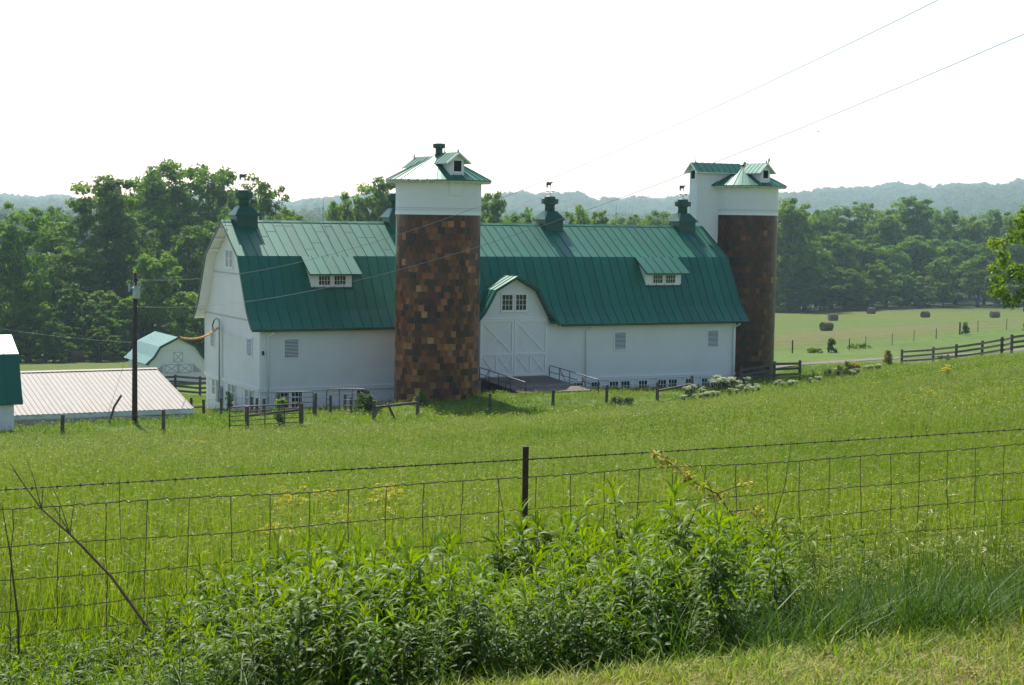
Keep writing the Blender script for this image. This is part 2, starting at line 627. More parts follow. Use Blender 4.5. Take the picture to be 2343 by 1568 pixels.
def cover(x, y):
    """what grows where: linear colour of the ground cover"""
    n1 = np.sin(x * .21 + 1.3 * np.sin(y * .13)) * np.sin(y * .17 + np.cos(x * .11))
    n2 = np.sin(x * .043 + 2) * np.sin(y * .051 + .5 * np.sin(x * .03))
    c = np.zeros(x.shape + (3,))
    meadow = np.array([.085, .140, .020])
    c[:] = meadow
    c += n1[..., None] * np.array([.012, .012, .002])
    # mown hay: right of the drive, and left behind the sheds
    d = (HAY_B - HAY_A) / np.linalg.norm(HAY_B - HAY_A)
    nrm = np.array([-d[1], d[0]])
    side = (x - HAY_A[0]) * nrm[0] + (y - HAY_A[1]) * nrm[1]
    mown = smooth(0, 12, side) * smooth(150, 175, y) + smooth(136, 150, y) * smooth(0, -30, x)
    mown = np.clip(mown, 0, 1)
    band = .5 + .5 * np.sin(side * .55 + .6 * n1)
    hay = np.stack([.076 + .020 * band + .012 * n2, .118 + .012 * band, .012 + .003 * band], -1)
    c = c * (1 - mown[..., None]) + hay * mown[..., None]
    # uncut rough strip below the hay
    rough = np.exp(-((side - 20) / 9) ** 2) * smooth(170, 185, y)
    c = c * (1 - .75 * rough[..., None]) + np.array([.115, .11, .036]) * .75 * rough[..., None]
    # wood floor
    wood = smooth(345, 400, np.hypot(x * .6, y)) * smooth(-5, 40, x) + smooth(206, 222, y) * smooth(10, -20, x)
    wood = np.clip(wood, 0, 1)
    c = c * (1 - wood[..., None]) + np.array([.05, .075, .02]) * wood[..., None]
    # mown verge beside the road: dry clippings
    s = x * FN[0] + y * FN[1]
    v = smooth(6.0, 5.2, s)
    vc = np.stack([.20 + .05 * n1, .17 + .02 * n1, .075 + 0 * n1], -1)
    c = c * (1 - v[..., None]) + vc * v[..., None]
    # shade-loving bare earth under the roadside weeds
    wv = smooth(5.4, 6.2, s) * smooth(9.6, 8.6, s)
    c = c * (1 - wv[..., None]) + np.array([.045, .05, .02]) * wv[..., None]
    # worn yard by the barn's far left corner
    yx, yy = fw(-3.5, 13)
    yd = np.exp(-(((x - yx) / 4) ** 2 + ((y - yy) / 5) ** 2))
    c = c * (1 - .8 * yd[..., None]) + np.array([.26, .22, .17]) * .8 * yd[..., None]
    return np.clip(c, .01, 1)


def build_ground():
    th = np.concatenate([np.linspace(-24, 24, 170), np.linspace(24, 336, 92)[1:-1]])
    th = np.radians(th)
    nr = 270
    rr = .5 * (4900 / .5) ** (np.arange(nr) / (nr - 1))
    T, Rr = np.meshgrid(th, rr)
    x, y = Rr * np.sin(T), Rr * np.cos(T)
    z = ground(x, y)
    nt_ = len(th)
    v = np.concatenate([[[0, 0, gz(0, 0.01)]], np.stack([x, y, z], -1).reshape(-1, 3)])
    i = np.arange(nr - 1)[:, None]
    j = np.arange(nt_)[None, :]
    a = 1 + i * nt_ + j
    b = 1 + i * nt_ + (j + 1) % nt_
    f = np.stack([a, a + nt_, b + nt_, b], -1).reshape(-1, 4)[:, ::-1]
    m = bpy.data.materials.new('ground_cover')
    m.use_nodes = True
    N, L = m.node_tree.nodes, m.node_tree.links
    bs = N['Principled BSDF']
    bs.inputs['Roughness'].default_value = .9
    bs.inputs['Specular IOR Level'].default_value = .12
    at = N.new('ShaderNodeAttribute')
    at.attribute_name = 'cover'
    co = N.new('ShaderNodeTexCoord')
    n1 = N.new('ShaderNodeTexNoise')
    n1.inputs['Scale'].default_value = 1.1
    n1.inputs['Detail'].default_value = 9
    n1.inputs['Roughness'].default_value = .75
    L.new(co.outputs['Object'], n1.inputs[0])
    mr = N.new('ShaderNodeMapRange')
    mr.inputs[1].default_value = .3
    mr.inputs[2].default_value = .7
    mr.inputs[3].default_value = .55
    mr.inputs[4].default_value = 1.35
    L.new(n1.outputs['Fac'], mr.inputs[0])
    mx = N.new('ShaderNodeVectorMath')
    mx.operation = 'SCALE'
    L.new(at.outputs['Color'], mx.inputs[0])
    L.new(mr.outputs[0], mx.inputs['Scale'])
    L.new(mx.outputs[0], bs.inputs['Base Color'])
    bp = N.new('ShaderNodeBump')
    bp.inputs['Distance'].default_value = .12
    L.new(n1.outputs['Fac'], bp.inputs['Height'])
    L.new(bp.outputs[0], bs.inputs['Normal'])
    me = mesh_np('ground', v, f, [m], smooth_=True)
    # centre fan
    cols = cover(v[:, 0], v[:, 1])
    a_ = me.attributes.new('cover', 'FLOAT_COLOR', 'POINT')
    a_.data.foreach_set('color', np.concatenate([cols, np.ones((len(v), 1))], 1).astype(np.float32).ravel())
    o = link('ground', me)
    o['kind'] = 'structure'
    return o


build_ground()

# gravel drive past the far silo
road = [(7, 127.5), (12, 121.5), (17.5, 120.5), (22, 126), (26.5, 133), (31.5, 140.5), (38, 149.5), (48, 160), (64, 172), (85, 182)]
rv, rf = [], []
rp = []
for i in range(len(road) - 1):
    for k in range(8):
        t = k / 8
        rp.append((road[i][0] * (1 - t) + road[i + 1][0] * t, road[i][1] * (1 - t) + road[i + 1][1] * t))
for i, (x, y) in enumerate(rp):
    x2, y2 = rp[min(i + 1, len(rp) - 1)]
    x1, y1 = rp[max(i - 1, 0)]
    d = Vector((x2 - x1, y2 - y1)).normalized()
    for k in range(5):
        off = (k - 2) * (.62 + .1 * math.sin(i * .7 + k))
        X, Y = x - d.y * off, y + d.x * off
        rv.append((X, Y, gz(X, Y) + .03 + (.03 if k == 2 else 0)))
for i in range(len(rp) - 1):
    for k in range(4):
        a = i * 5 + k
        rf.append((a, a + 1, a + 6, a + 5))
road_o = link('gravel_road', mesh_np('gravel_road', rv, rf, [M_GRAVEL], smooth_=True))
road_o['kind'] = 'structure'

# ------------------------------------------------------------------ the dairy barn
L_, W_ = 29.0, 9.6
HE, HR, HB, WB = 3.16, 8.57, 6.77, 1.96
EV, G1, G2 = .42, .565, .69
WF, HF = .42, 4.02                              # where the eaves start to flare
SL_UP = (HR - HB) / (W_ / 2 - WB)
barn = thing('dairy_barn', 'long white dairy barn with green gambrel metal roof and roof ventilators', 'barn',
             (BARN_O[0], BARN_O[1], 0), YAW)
prof_near = [(-EV, HE), (-.05, 3.50), (WF, HF), (WB, HB), (W_ / 2, HR)]
prof = prof_near + [(W_ - w, h) for w, h in prof_near[-2::-1]]

body = [(0, -.02), (0, 3.42), (WF + .06, HF - .12), (WB + .05, HB - .14), (W_ / 2, HR - .16),
        (W_ - WB - .05, HB - .14), (W_ - WF - .06, HF - .12), (W_, 3.42), (W_, -.02)]
MB().prism(body, 'u', 0, L_).build('wall', M_SIDING, barn)
fd = MB().box(.04, L_ - .04, .04, W_ - .04, -3.2, -.02).build('foundation_wall', M_LAP, barn)
tb = MB()
for (x0, x1, y0, y1) in ((-.045, L_ + .045, -.045, -.002), (-.045, -.002, 0, W_), (L_ + .002, L_ + .045, 0, W_)):
    tb.box(x0, x1, y0, y1, -.10, .07)
tb.box(-.06, L_ + .06, -.075, -.045, .03, .075)
tb.box(-.075, -.045, -.06, W_, .03, .075)
tb.build('sill_board', M_WHITE, barn)
for (x0, x1, y0, y1) in ((-.03, .12, -.032, -.003), (-.032, -.003, -.03, .12), (L_ - .12, L_ + .03, -.032, -.003), (-.032, -.003, W_ - .12, W_ + .03)):
    MB().box(x0, x1, y0, y1, .078, 3.3).build('corner_board', M_WHITE, barn)


def offset_profile(pr, d):
    out = []
    for i, p in enumerate(pr):
        a = pr[max(i - 1, 0)]
        b = pr[min(i + 1, len(pr) - 1)]
        dx, dy = b[0] - a[0], b[1] - a[1]
        l = math.hypot(dx, dy)
        out.append((p[0] - dy / l * d, p[1] + dx / l * d))
    return out


deck = MB()


def add_deck(pr_, ua, ub):
    """roof boards following a profile: metal on top, white boards below"""
    inn_ = offset_profile(pr_, -.10)
    n_ = len(pr_)
    vs_ = [(u_, w, h) for u_ in (ua, ub) for row in (pr_, inn_) for w, h in row]
    fs_, ms_ = [], []
    for i in range(n_ - 1):
        fs_ += [(i, i + 1, 2 * n_ + i + 1, 2 * n_ + i), (n_ + i, 3 * n_ + i, 3 * n_ + i + 1, n_ + i + 1), (i, n_ + i, n_ + i + 1, i + 1), (2 * n_ + i, 2 * n_ + i + 1, 3 * n_ + i + 1, 3 * n_ + i)]
        ms_ += [1, 0, 0, 0]
    fs_ += [(0, 2 * n_, 3 * n_, n_), (n_ - 1, 2 * n_ - 1, 4 * n_ - 1, 3 * n_ - 1)]
    ms_ += [0, 0]
    deck.add(vs_, fs_)
    deck.m[-len(fs_):] = ms_


# the eaves are left out where the cross gable over the doors comes through
add_deck(prof, -G1, 14.44 - 2.25)
add_deck([(.24, 3.82)] + prof[2:], 14.44 - 2.25, 14.44 + 2.25)
add_deck(prof, 14.44 + 2.25, L_ + G2)
roof = deck.build('roof', [M_WHITE, M_GREEN], barn)
CG_U, CG = 14.44, [(-2.64, 3.11), (-1.99, 3.83), (-1.64, 4.43), (-1.31, 5.03), (0, 5.76), (1.31, 5.03), (1.64, 4.43), (1.99, 3.83), (2.64, 3.11)]


def pan_mesh(name, path, width, rib=.035, lap=None, lift=.012, m=None):
    """one roof pan: a sheet following path [(w,h)..] with a folded seam along its left edge; lap adds a cross joint"""
    b = MB()
    up = offset_profile(path, lift)
    vs2 = [(0, w, h) for w, h in up] + [(width, w, h) for w, h in up]
    k = len(up)
    b.add(vs2, [(i, i + k, i + 1 + k, i + 1) for i in range(k - 1)])
    t1 = offset_profile(path, lift + rib)
    for i in range(k - 1):
        a, c = up[i], up[i + 1]
        e, g = t1[i], t1[i + 1]
        q8 = [(-.014, *a), (.014, *a), (.014, *c), (-.014, *c), (-.014, *e), (.014, *e), (.014, *g), (-.014, *g)]
        b.add(q8, [(4, 5, 6, 7), (0, 4, 7, 3), (1, 2, 6, 5), (0, 1, 5, 4)])
    if lap is not None:
        i = min(int(lap * (k - 1)), k - 2)
        f_ = lap * (k - 1) - i
        a = Vector(up[i]).lerp(Vector(up[i + 1]), f_)
        d = (Vector(up[i + 1]) - Vector(up[i])).normalized() * .03
        nr_ = Vector((-d.y, d.x)).normalized() * .012
        p0, p1 = a - d, a + d
        b.add([(.02, *p0), (width - .02, *p0), (width - .02, *(a + nr_)), (.02, *(a + nr_)), (.02, *p1), (width - .02, *p1)], [(0, 1, 2, 3), (3, 2, 5, 4)])
    return b.mesh(name, m or M_GREEN)


NP = 55
PW = (L_ + G1 + G2) / NP
lo_path = [(-EV - .03, HE - .02), (-.05, 3.50), (WF, HF), (WB, HB)]
lo_cut = [(.22, 3.80), (WF, HF), (WB, HB)]
up_path = [(WB, HB), (W_ / 2, HR)]
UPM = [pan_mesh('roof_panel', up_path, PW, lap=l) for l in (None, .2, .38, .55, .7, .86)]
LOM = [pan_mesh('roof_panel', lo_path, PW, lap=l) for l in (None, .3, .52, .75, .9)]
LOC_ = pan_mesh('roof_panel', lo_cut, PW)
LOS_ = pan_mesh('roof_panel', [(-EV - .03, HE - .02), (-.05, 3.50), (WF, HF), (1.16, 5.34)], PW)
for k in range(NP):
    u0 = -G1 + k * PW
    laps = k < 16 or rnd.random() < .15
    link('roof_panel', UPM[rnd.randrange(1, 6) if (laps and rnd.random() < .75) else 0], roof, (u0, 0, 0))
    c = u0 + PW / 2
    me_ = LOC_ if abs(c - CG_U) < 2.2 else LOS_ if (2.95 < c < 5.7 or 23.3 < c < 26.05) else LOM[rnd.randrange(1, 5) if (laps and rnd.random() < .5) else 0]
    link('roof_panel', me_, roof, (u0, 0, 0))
far = MB()
fo = offset_profile(prof, .014)[len(prof) // 2:]
far.add([(-G1, w, h) for w, h in fo] + [(L_ + G2, w, h) for w, h in fo], [(i, i + len(fo), i + 1 + len(fo), i + 1) for i in range(len(fo) - 1)])
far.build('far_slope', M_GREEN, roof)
rc = MB()
for k in range(NP):
    a, b = -G1 + k * PW, -G1 + (k + 1) * PW
    dz = .012 * math.sin(k * 1.7)
    rc.prism([(W_ / 2 - .16, HR - .06), (W_ / 2, HR + .055 + dz), (W_ / 2 + .16, HR - .06), (W_ / 2, HR - .0)], 'u', a, b - .01)
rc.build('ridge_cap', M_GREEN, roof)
# verge trim on both gable ends, eaves trough, lookouts under the hood
for ue, sgn in ((-G1, -1), (L_ + G2, 1)):
    vt = MB()
    o1 = offset_profile(prof, .045)
    i1 = offset_profile(prof, -.115)
    k = len(prof)
    a, b = ue - .02, ue + .02
    for i in range(k - 1):
        q4 = [o1[i], o1[i + 1], i1[i + 1], i1[i]]
        vt.prism(q4, 'u', a, b)
    vt.build('verge_trim', M_GREEN2, barn)
gut = MB()
gp = [(-EV - .16, HE - .02), (-EV - .16, HE - .10), (-EV - .11, HE - .15), (-EV - .03, HE - .15), (-EV - .015, HE - .03)]
for a, b in ((-G1, CG_U - 2.7), (CG_U + 2.7, L_ + G2)):
    gut.prism(gp, 'u', a, b)
gut.build('gutter', M_GREEN2, barn)
for t in (.06, .2, .34, .48, .62, .76, .9):
    pts2 = prof[4:]
    ln = [math.dist(pts2[i], pts2[i + 1]) for i in range(len(pts2) - 1)]
    d = t * sum(ln)
    for i, l in enumerate(ln):
        if d <= l:
            break
        d -= l
    w = pts2[i][0] + (pts2[i + 1][0] - pts2[i][0]) * d / ln[i]
    h = pts2[i][1] + (pts2[i + 1][1] - pts2[i][1]) * d / ln[i]
    for ww in (w, W_ - w):
        MB().box(-G1 + .03, -.005, ww - .05, ww + .05, h - .26, h - .13).build('lookout', M_WHITE, barn)
cor = MB()
for hh in (3.455, 5.775):
    half = 4.8 if hh < 4 else W_ / 2 - 1.35
    cor.box(-.02, -.002, W_ / 2 - half, W_ / 2 + half, hh, hh + .05)
    k = int(2 * half / .16)
    for i in range(k):
        w0 = W_ / 2 - half + i * 2 * half / k
        cor.add([(-.014, w0, hh), (-.014, w0 + .11, hh), (-.014, w0 + .055, hh - .06)], [(0, 1, 2)])
cor.build('scalloped_belt', mat('grey_shadow_paint', (.5, .51, .5), .7), barn)


class Face:
    """maps (along, up, out) on a wall face of the barn to local coordinates"""

    def __init__(s, kind, pos):
        s.k, s.p = kind, pos

    def box(s, mb, a0, a1, z0, z1, o0, o1, mi=0):
        if s.k == 'front':
            return mb.box(a0, a1, s.p - o1, s.p - o0, z0, z1, mi)
        return mb.box(s.p - o1, s.p - o0, a0, a1, z0, z1, mi)

    def bar(s, mb, a0, z0, a1, z1, wd, th, o, mi=0):
        if s.k == 'front':
            return mb.bar((a0, s.p - o, z0), (a1, s.p - o, z1), th, wd, mi, up=(0, -1, 0)) if False else mb.bar((a0, s.p - o, z0), (a1, s.p - o, z1), wd, th, mi, up=(0, -1, 0))
        return mb.bar((s.p - o, a0, z0), (s.p - o, a1, z1), wd, th, mi, up=(-1, 0, 0))


M_SKYPANE = mat('glass_painted_sky', (.36, .38, .39), .12, .5, var=.4, vscale=3, vcol=(.26, .28, .29))  # pale colour stands in for bright sky mirrored in the gable panes


def window(root, fc, a0, a1, z0, z1, cols, rows, frame=.07, mun=.022, sill=True, drip=False, glass=None):
    b = MB()
    fc.box(b, a0 - frame, a0, z0 - frame, z1 + frame, -.002, .05)
    fc.box(b, a1, a1 + frame, z0 - frame, z1 + frame, -.002, .05)
    fc.box(b, a0, a1, z1, z1 + frame, -.002, .05)
    fc.box(b, a0, a1, z0 - frame, z0, -.002, .05)
    if sill:
        fc.box(b, a0 - frame - .03, a1 + frame + .03, z0 - frame - .045, z0 - frame - .002, -.002, .085)
    if drip:
        fc.box(b, a0 - frame - .04, a1 + frame + .04, z1 + frame + .002, z1 + frame + .035, -.002, .075)
    for i in range(1, cols):
        x = a0 + (a1 - a0) * i / cols
        fc.box(b, x - mun / 2, x + mun / 2, z0, z1, .012, .034)
    for j in range(1, rows):
        z = z0 + (z1 - z0) * j / rows
        fc.box(b, a0, a1, z - mun / 2, z + mun / 2, .013, .033)
    w = b.build('window', M_WHITE, root)
    for i in range(cols):
        for j in range(rows):
            p = MB()
            x0, x1 = a0 + (a1 - a0) * i / cols, a0 + (a1 - a0) * (i + 1) / cols
            y0, y1 = z0 + (z1 - z0) * j / rows, z0 + (z1 - z0) * (j + 1) / rows
            fc.box(p, x0 + .001, x1 - .001, y0 + .001, y1 - .001, .002, .010 + .003 * rnd.random())
            p.build('pane', glass or M_GLASS, w)
    return w


def louver(root, fc, a0, a1, z0, z1):
    b = MB()
    f = .06
    fc.box(b, a0, a0 + f, z0, z1, -.002, .05)
    fc.box(b, a1 - f, a1, z0, z1, -.002, .05)
    fc.box(b, a0 + f, a1 - f, z1 - f, z1, -.002, .05)
    fc.box(b, a0 + f, a1 - f, z0, z0 + f, -.002, .05)
    fc.box(b, a0 - .06, a1 + .06, z1 + .002, z1 + .04, -.002, .08)
    o = b.build('louver', M_WHITE, root)
    bk = MB()
    fc.box(bk, a0 + f, a1 - f, z0 + f, z1 - f, .001, .006)
    bk.build('backing', M_DARK, o)
    s = MB()
    k = 13
    for i in range(k):
        z = z0 + f + (z1 - z0 - 2 * f) * (i + .5) / k
        hh = (z1 - z0 - 2 * f) / k * .29
        if fc.k == 'front':
            p = fc.p
            s.add([(a0 + f, p - .045, z - hh), (a1 - f, p - .045, z - hh), (a1 - f, p - .012, z + hh * .7), (a0 + f, p - .012, z + hh * .7),
                   (a0 + f, p - .045, z - hh + .008), (a1 - f, p - .045, z - hh + .008)], [(0, 1, 5, 4), (4, 5, 2, 3)])
        else:
            p = fc.p
            s.add([(p - .045, a0 + f, z - hh), (p - .045, a1 - f, z - hh), (p - .012, a1 - f, z + hh * .7), (p - .012, a0 + f, z + hh * .7),
                   (p - .045, a0 + f, z - hh + .008), (p - .045, a1 - f, z - hh + .008)], [(0, 1, 5, 4), (4, 5, 2, 3)])
    so = s.build('slats', M_WHITE, o)
    so['kind'] = 'stuff'
    return o


FRONT, GABLE, FRONTB, GABLEB = Face('front', 0), Face('gable', 0), Face('front', .04), Face('gable', .04)
for a0, a1 in ((1.25, 2.12), (20.78, 21.62), (27.03, 27.88)):
    louver(barn, FRONT, a0, a1, 1.56, 2.62)
for a0, a1 in ((7.72, 8.5), (1.13, 2.05)):
    louver(barn, GABLE, a0, a1, 1.57, 2.56)
for a0, a1 in ((.94, 1.50), (1.72, 2.27), (5.31, 5.90)):
    window(barn, FRONTB, a0, a1, -.98, -.17, 3, 3, frame=.075, sill=False)
for a in (18.26, 19.39, 20.58, 21.33, 22.5, 23.77, 24.5, 25.65, 26.77):
    window(barn, FRONTB, a, a + .55, -.98, -.21, 3, 3, frame=.075, sill=False)
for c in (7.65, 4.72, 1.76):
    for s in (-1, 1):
        window(barn, GABLEB, c + s * .36 - .27, c + s * .36 + .27, -.98, -.17, 1, 2, frame=.06, mun=.03, glass=M_SKYPANE)
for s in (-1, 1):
    window(barn, GABLE, 5.1 + s * .33 - .25, 5.1 + s * .33 + .25, 6.12, 6.98, 1, 2, frame=.06, glass=M_SKYPANE)
pan_b = MB()
for a in (.5, 2.75, 5.0, 6.5, 7.9, 18.0, 19.95, 22.05, 23.15, 25.2, 26.4, 27.7):
    FRONTB.box(pan_b, a, a + .10, -1.6, -.12, .002, .022)
for a in (.3, 3.0, 6.2, 9.0):
    GABLEB.box(pan_b, a, a + .1, -2.2, -.12, .002, .022)
pan_b.build('pilaster_boards', M_WHITE, barn)['kind'] = 'stuff'

# shed dormers: the upper slope carried on over a strip of windows
for (u0, u1, wa, wb_) in ((2.87, 5.76, 3.13, 5.38), (23.22, 26.14, 23.48, 25.86)):
    wd, hd = .57, HB - SL_UP * (WB - .57)
    dr = MB()
    dr.prism([(wd, hd - .01), (WB - .03, HB - SL_UP * .03 - .01), (WB - .03, HB - .10), (wd, hd - .08)], 'u', u0, u1)
    dro = dr.build('dormer_roof', M_GREEN2, barn)
    k = 5
    dm = pan_mesh('roof_panel', [(wd - .02, hd - .013), (WB, HB)], (u1 - u0) / k)
    for i in range(k):
        link('roof_panel', dm, dro, (u0 + i * (u1 - u0) / k, 0, 0))
    ww = 1.06
    dw = MB()
    top = HB - SL_UP * (WB - ww) - .075
    dw.add([(wa, ww, 5.16), (wb_, ww, 5.16), (wb_, ww, top), (wa - .12, ww, top), (wa - .12, WB, HB - .08), (wb_, WB, HB - .08)],
           [(0, 1, 2, 3), (1, 5, 2), (0, 3, 4)])
    dw.build('dormer_wall', M_WHITE, barn)
    sl = MB().box(wa - .02, wb_ + .03, ww - .10, ww + .0, 5.10, 5.155)
    sl.build('dormer_sill', M_GREEN2, barn)
    DF = Face('front', ww)
    c = (wa + wb_) / 2 + .02
    for s in (-1, 1):
        window(barn, DF, c + s * .43 - .31, c + s * .43 + .31, 5.31, 5.76, 4, 2, frame=.05, mun=.02, sill=False)

# cross gable over the doors
cg_wall = MB()
gw = [(CG_U + du * .985, h - .10) for du, h in CG]
cg_wall.prism([(CG_U - 2.1, 3.44)] + gw[1:-1] + [(CG_U + 2.1, 3.44)], 'w', -.03, 1.2)
cg_wall.build('cross_gable_wall', M_SIDING, barn)


def w_main(h):
    return WF + (h - HF) / (HB - HF) * (WB - WF) if h > HF else WF - (HF - h) / (HF - HE) * (WF + EV)


cgr = MB()
oi_ = offset_profile(CG, -.07)
for i in range(len(CG) - 1):
    a, b = CG[i], CG[i + 1]
    c, d = oi_[i + 1], oi_[i]
    wa, wb_ = w_main(a[1]) + .12, w_main(b[1]) + .12
    P8 = [(CG_U + a[0], -.43, a[1]), (CG_U + b[0], -.43, b[1]), (CG_U + c[0], -.43, c[1]), (CG_U + d[0], -.43, d[1]),
          (CG_U + a[0], wa, a[1]), (CG_U + b[0], wb_, b[1]), (CG_U + c[0], wb_, c[1]), (CG_U + d[0], wa, d[1])]
    cgr.add(P8, [(0, 1, 5, 4), (3, 7, 6, 2), (0, 3, 2, 1), (4, 5, 6, 7)])
cgro = cgr.build('cross_gable_roof', M_GREEN2, barn)
for side in (-1, 1):
    for seg in (0, 1):
        path = CG[3:5] if side < 0 else CG[4:6]
        path = [CG[3], CG[4]] if seg == 0 else [CG[0], CG[1], CG[2], CG[3]]
        path = [(side * abs(p[0]), p[1]) for p in path]
        if side > 0:
            path = path[::-1]
        upo = offset_profile(path, .012)
        rb = offset_profile(path, .045)
        wmax = w_main(path[0][1] if side < 0 else path[-1][1]) if seg == 0 else .55
        wmax = 1.42 if seg == 0 else .9
        k = 4 if seg == 0 else 3
        for i in range(k):
            w0 = -.43 + (wmax + .43) * i / k
            w1 = -.43 + (wmax + .43) * (i + 1) / k
            b = MB()
            m_ = len(upo)
            b.add([(CG_U + x, w0, h) for x, h in upo] + [(CG_U + x, w1, h) for x, h in upo], [(j, j + 1, j + 1 + m_, j + m_) for j in range(m_ - 1)])
            for j in range(m_ - 1):
                p8 = [(CG_U + upo[j][0], w0 - .012, upo[j][1]), (CG_U + upo[j + 1][0], w0 - .012, upo[j + 1][1]), (CG_U + rb[j + 1][0], w0 - .012, rb[j + 1][1]), (CG_U + rb[j][0], w0 - .012, rb[j][1])]
                p8 += [(x, y + .026, z) for x, y, z in p8]
                b.add(p8, [(0, 1, 2, 3), (4, 7, 6, 5), (2, 6, 7, 3)])
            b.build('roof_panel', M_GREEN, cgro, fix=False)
vt = MB()
o1, i1 = offset_profile(CG, .05), offset_profile(CG, -.10)
for i in range(len(CG) - 1):
    vt.prism([(CG_U + o1[i][0], o1[i][1]), (CG_U + o1[i + 1][0], o1[i + 1][1]), (CG_U + i1[i + 1][0], i1[i + 1][1]), (CG_U + i1[i][0], i1[i][1])], 'w', -.465, -.425)
vt.build('verge_trim', M_GREEN2, barn)
MB().box(CG_U - 2.2, CG_U + 2.2, -.07, -.032, 3.44, 3.52).build('door_track', M_WHITE, barn)
CGF = Face('front', -.03)
for s in (-1, 1):
    window(barn, CGF, CG_U - .02 + s * .42 - .31, CG_U - .02 + s * .42 + .31, 3.92, 4.75, 3, 3, frame=.07, mun=.022, drip=True)

# sliding doors with crossed braces
for (a0, a1) in ((12.37, 14.42), (14.44, 16.49)):
    d = MB().box(a0, a1, -.062, -.034, .29, 3.43).build('barn_door', M_SIDING, barn)
    F = Face('front', -.062)
    w = a1 - a0

    def brace(x0, z0, x1, z1, wd=.11, th=.045, o=.024):
        b = MB()
        F.bar(b, x0, z0, x1, z1, wd, th, o)
        b.build('brace', M_WHITE, d)
    zm, zb, zt = 1.52, .29, 3.43
    for x in (a0 + .07, a1 - .07):
        brace(x, zb, x, zt, .13)
    for z in (zb + .08, zm, zt - .07):
        brace(a0 + .135, z, a1 - .135, z, .13)
    am = (a0 + a1) / 2
    brace(am, zb + .15, am, zm - .07, .11)
    brace(a0 + .17, zt - .18, a1 - .17, zm + .1, .085, .04, .021)
    brace(a0 + .17, zm + .1, a1 - .17, zt - .18, .085, .03, .016)
    for (x0, x1) in ((a0 + .16, am - .08), (am + .08, a1 - .16)):
        brace(x0, zm - .1, x1, zb + .18, .075, .04, .021)
        brace(x0, zb + .18, x1, zm - .1, .075, .03, .016)

# ventilator cupolas on the ridge
COW = [(-.36, .36), (-.33, .62), (-.27, .66), (.12, .64), (.20, .66), (.27, .71), (.33, .69), (.40, .60), (.36, .56), (.27, .56), (.20, .44), (.18, .30), (.20, .02), (.14, 0), (.12, .28), (.06, .30), (-.18, .28), (-.20, .20), (-.16, 0), (-.22, 0), (-.26, .18), (-.30, .02), (-.35, 0), (-.33, .2)]
for k, cu in enumerate((.68, 9.42, 19.13, 28.27)):
    b = MB()
    wc = W_ / 2
    b.box(cu - .58, cu + .58, wc - .58, wc + .58, 7.9, 8.83)
    b.box(cu - .70, cu + .70, wc - .70, wc + .70, 8.83, 8.875)
    v8 = [(cu + sx * .68, wc + sy * .68, 8.875) for sx, sy in ((-1, -1), (1, -1), (1, 1), (-1, 1))] + [(cu + sx * .31, wc + sy * .31, 9.36) for sx, sy in ((-1, -1), (1, -1), (1, 1), (-1, 1))]
    b.add(v8, [(0, 1, 5, 4), (1, 2, 6, 5), (2, 3, 7, 6), (3, 0, 4, 7), (4, 5, 6, 7)])
    cup = b.build('cupola', M_GREEN2, barn)
    MB().lathe([(.30, 9.3), (.285, 9.62), (.285, 9.72), (.34, 9.74), (.34, 9.78)], 24, cu, wc).build('neck', M_GREEN2, cup, True)
    MB().lathe([(.33, 9.77), (.495, 9.775), (.495, 10.06), (.455, 10.06), (.455, 9.9), (.33, 9.88)], 28, cu, wc, caps=False).build('wind_band', M_GREEN2, cup)
    MB().lathe([(.30, 9.9), (.325, 10.05), (.325, 10.19), (.06, 10.27)], 24, cu, wc).build('cap', M_GREEN2, cup)
    if k >= 0:
        b = MB()
        b.tube([(cu, wc, 10.24), (cu, wc, 10.72)], .012, 6)
        b.tube([(cu - .24, wc, 10.5), (cu + .24, wc, 10.5)], .009, 5)
        b.tube([(cu, wc - .24, 10.5), (cu, wc + .24, 10.5)], .009, 5)
        b.lathe([(.01, 10.36), (.045, 10.40), (.01, 10.44)], 8, cu, wc)
        for sx, sy in ((-1, 0), (1, 0), (0, -1), (0, 1)):
            b.box(cu + sx * .24 - .03, cu + sx * .24 + .03, wc + sy * .24 - .02, wc + sy * .24 + .02, 10.47, 10.53)
        b.prism([(cu - .05 + x * .58, 10.70 + z * .52) for x, z in COW], 'w', wc - .012, wc + .012)
        b.build('weathervane', mat('dark_copper', (.05, .06, .055), .5, .4, var=.4, vscale=12, vcol=(.05, .10, .085)), cup)

# lightning rods along the ridge, downspouts, mast with meter box
for u_, h0, h1 in ((5.15, HR, 9.93), (23.6, HR, 9.85), (-.4, HR, 9.4)):
    b = MB().tube([(u_, W_ / 2, h0), (u_, W_ / 2, h1)], [.018, .008], 5)
    b.lathe([(.005, (h0 + h1) / 2), (.05, (h0 + h1) / 2 + .05), (.005, (h0 + h1) / 2 + .1)], 8, u_, W_ / 2)
    b.build('lightning_rod', M_GREEN2, barn)
b = MB().tube([(14.44, .55, 5.76), (14.44, .55, 6.35)], [.018, .008], 5)
b.build('lightning_rod', M_GREEN2, barn)
for u_ in (.42, 18.97, 28.86):
    b = MB().tube([(u_ + .17, -.45, 3.04), (u_ + .16, -.44, 2.93), (u_ + .02, -.13, 2.78), (u_, -.085, 2.6), (u_, -.085, -.75)], .045, 8)
    b.build('downspout', M_WHITE, barn, True)
wm = 6.55
b = MB().tube([(-.12, wm, -.45), (-.12, wm, 3.05), (-.14, wm + .03, 3.2), (-.26, wm + .1, 3.28), (-.36, wm + .16, 3.16)], .045, 8)
mast = b.build('service_mast', M_GALV, barn, True)
MB().box(-.26, -.01, wm - .16, wm + .16, -1.28, -.42).build('meter_box', M_GALV, mast)
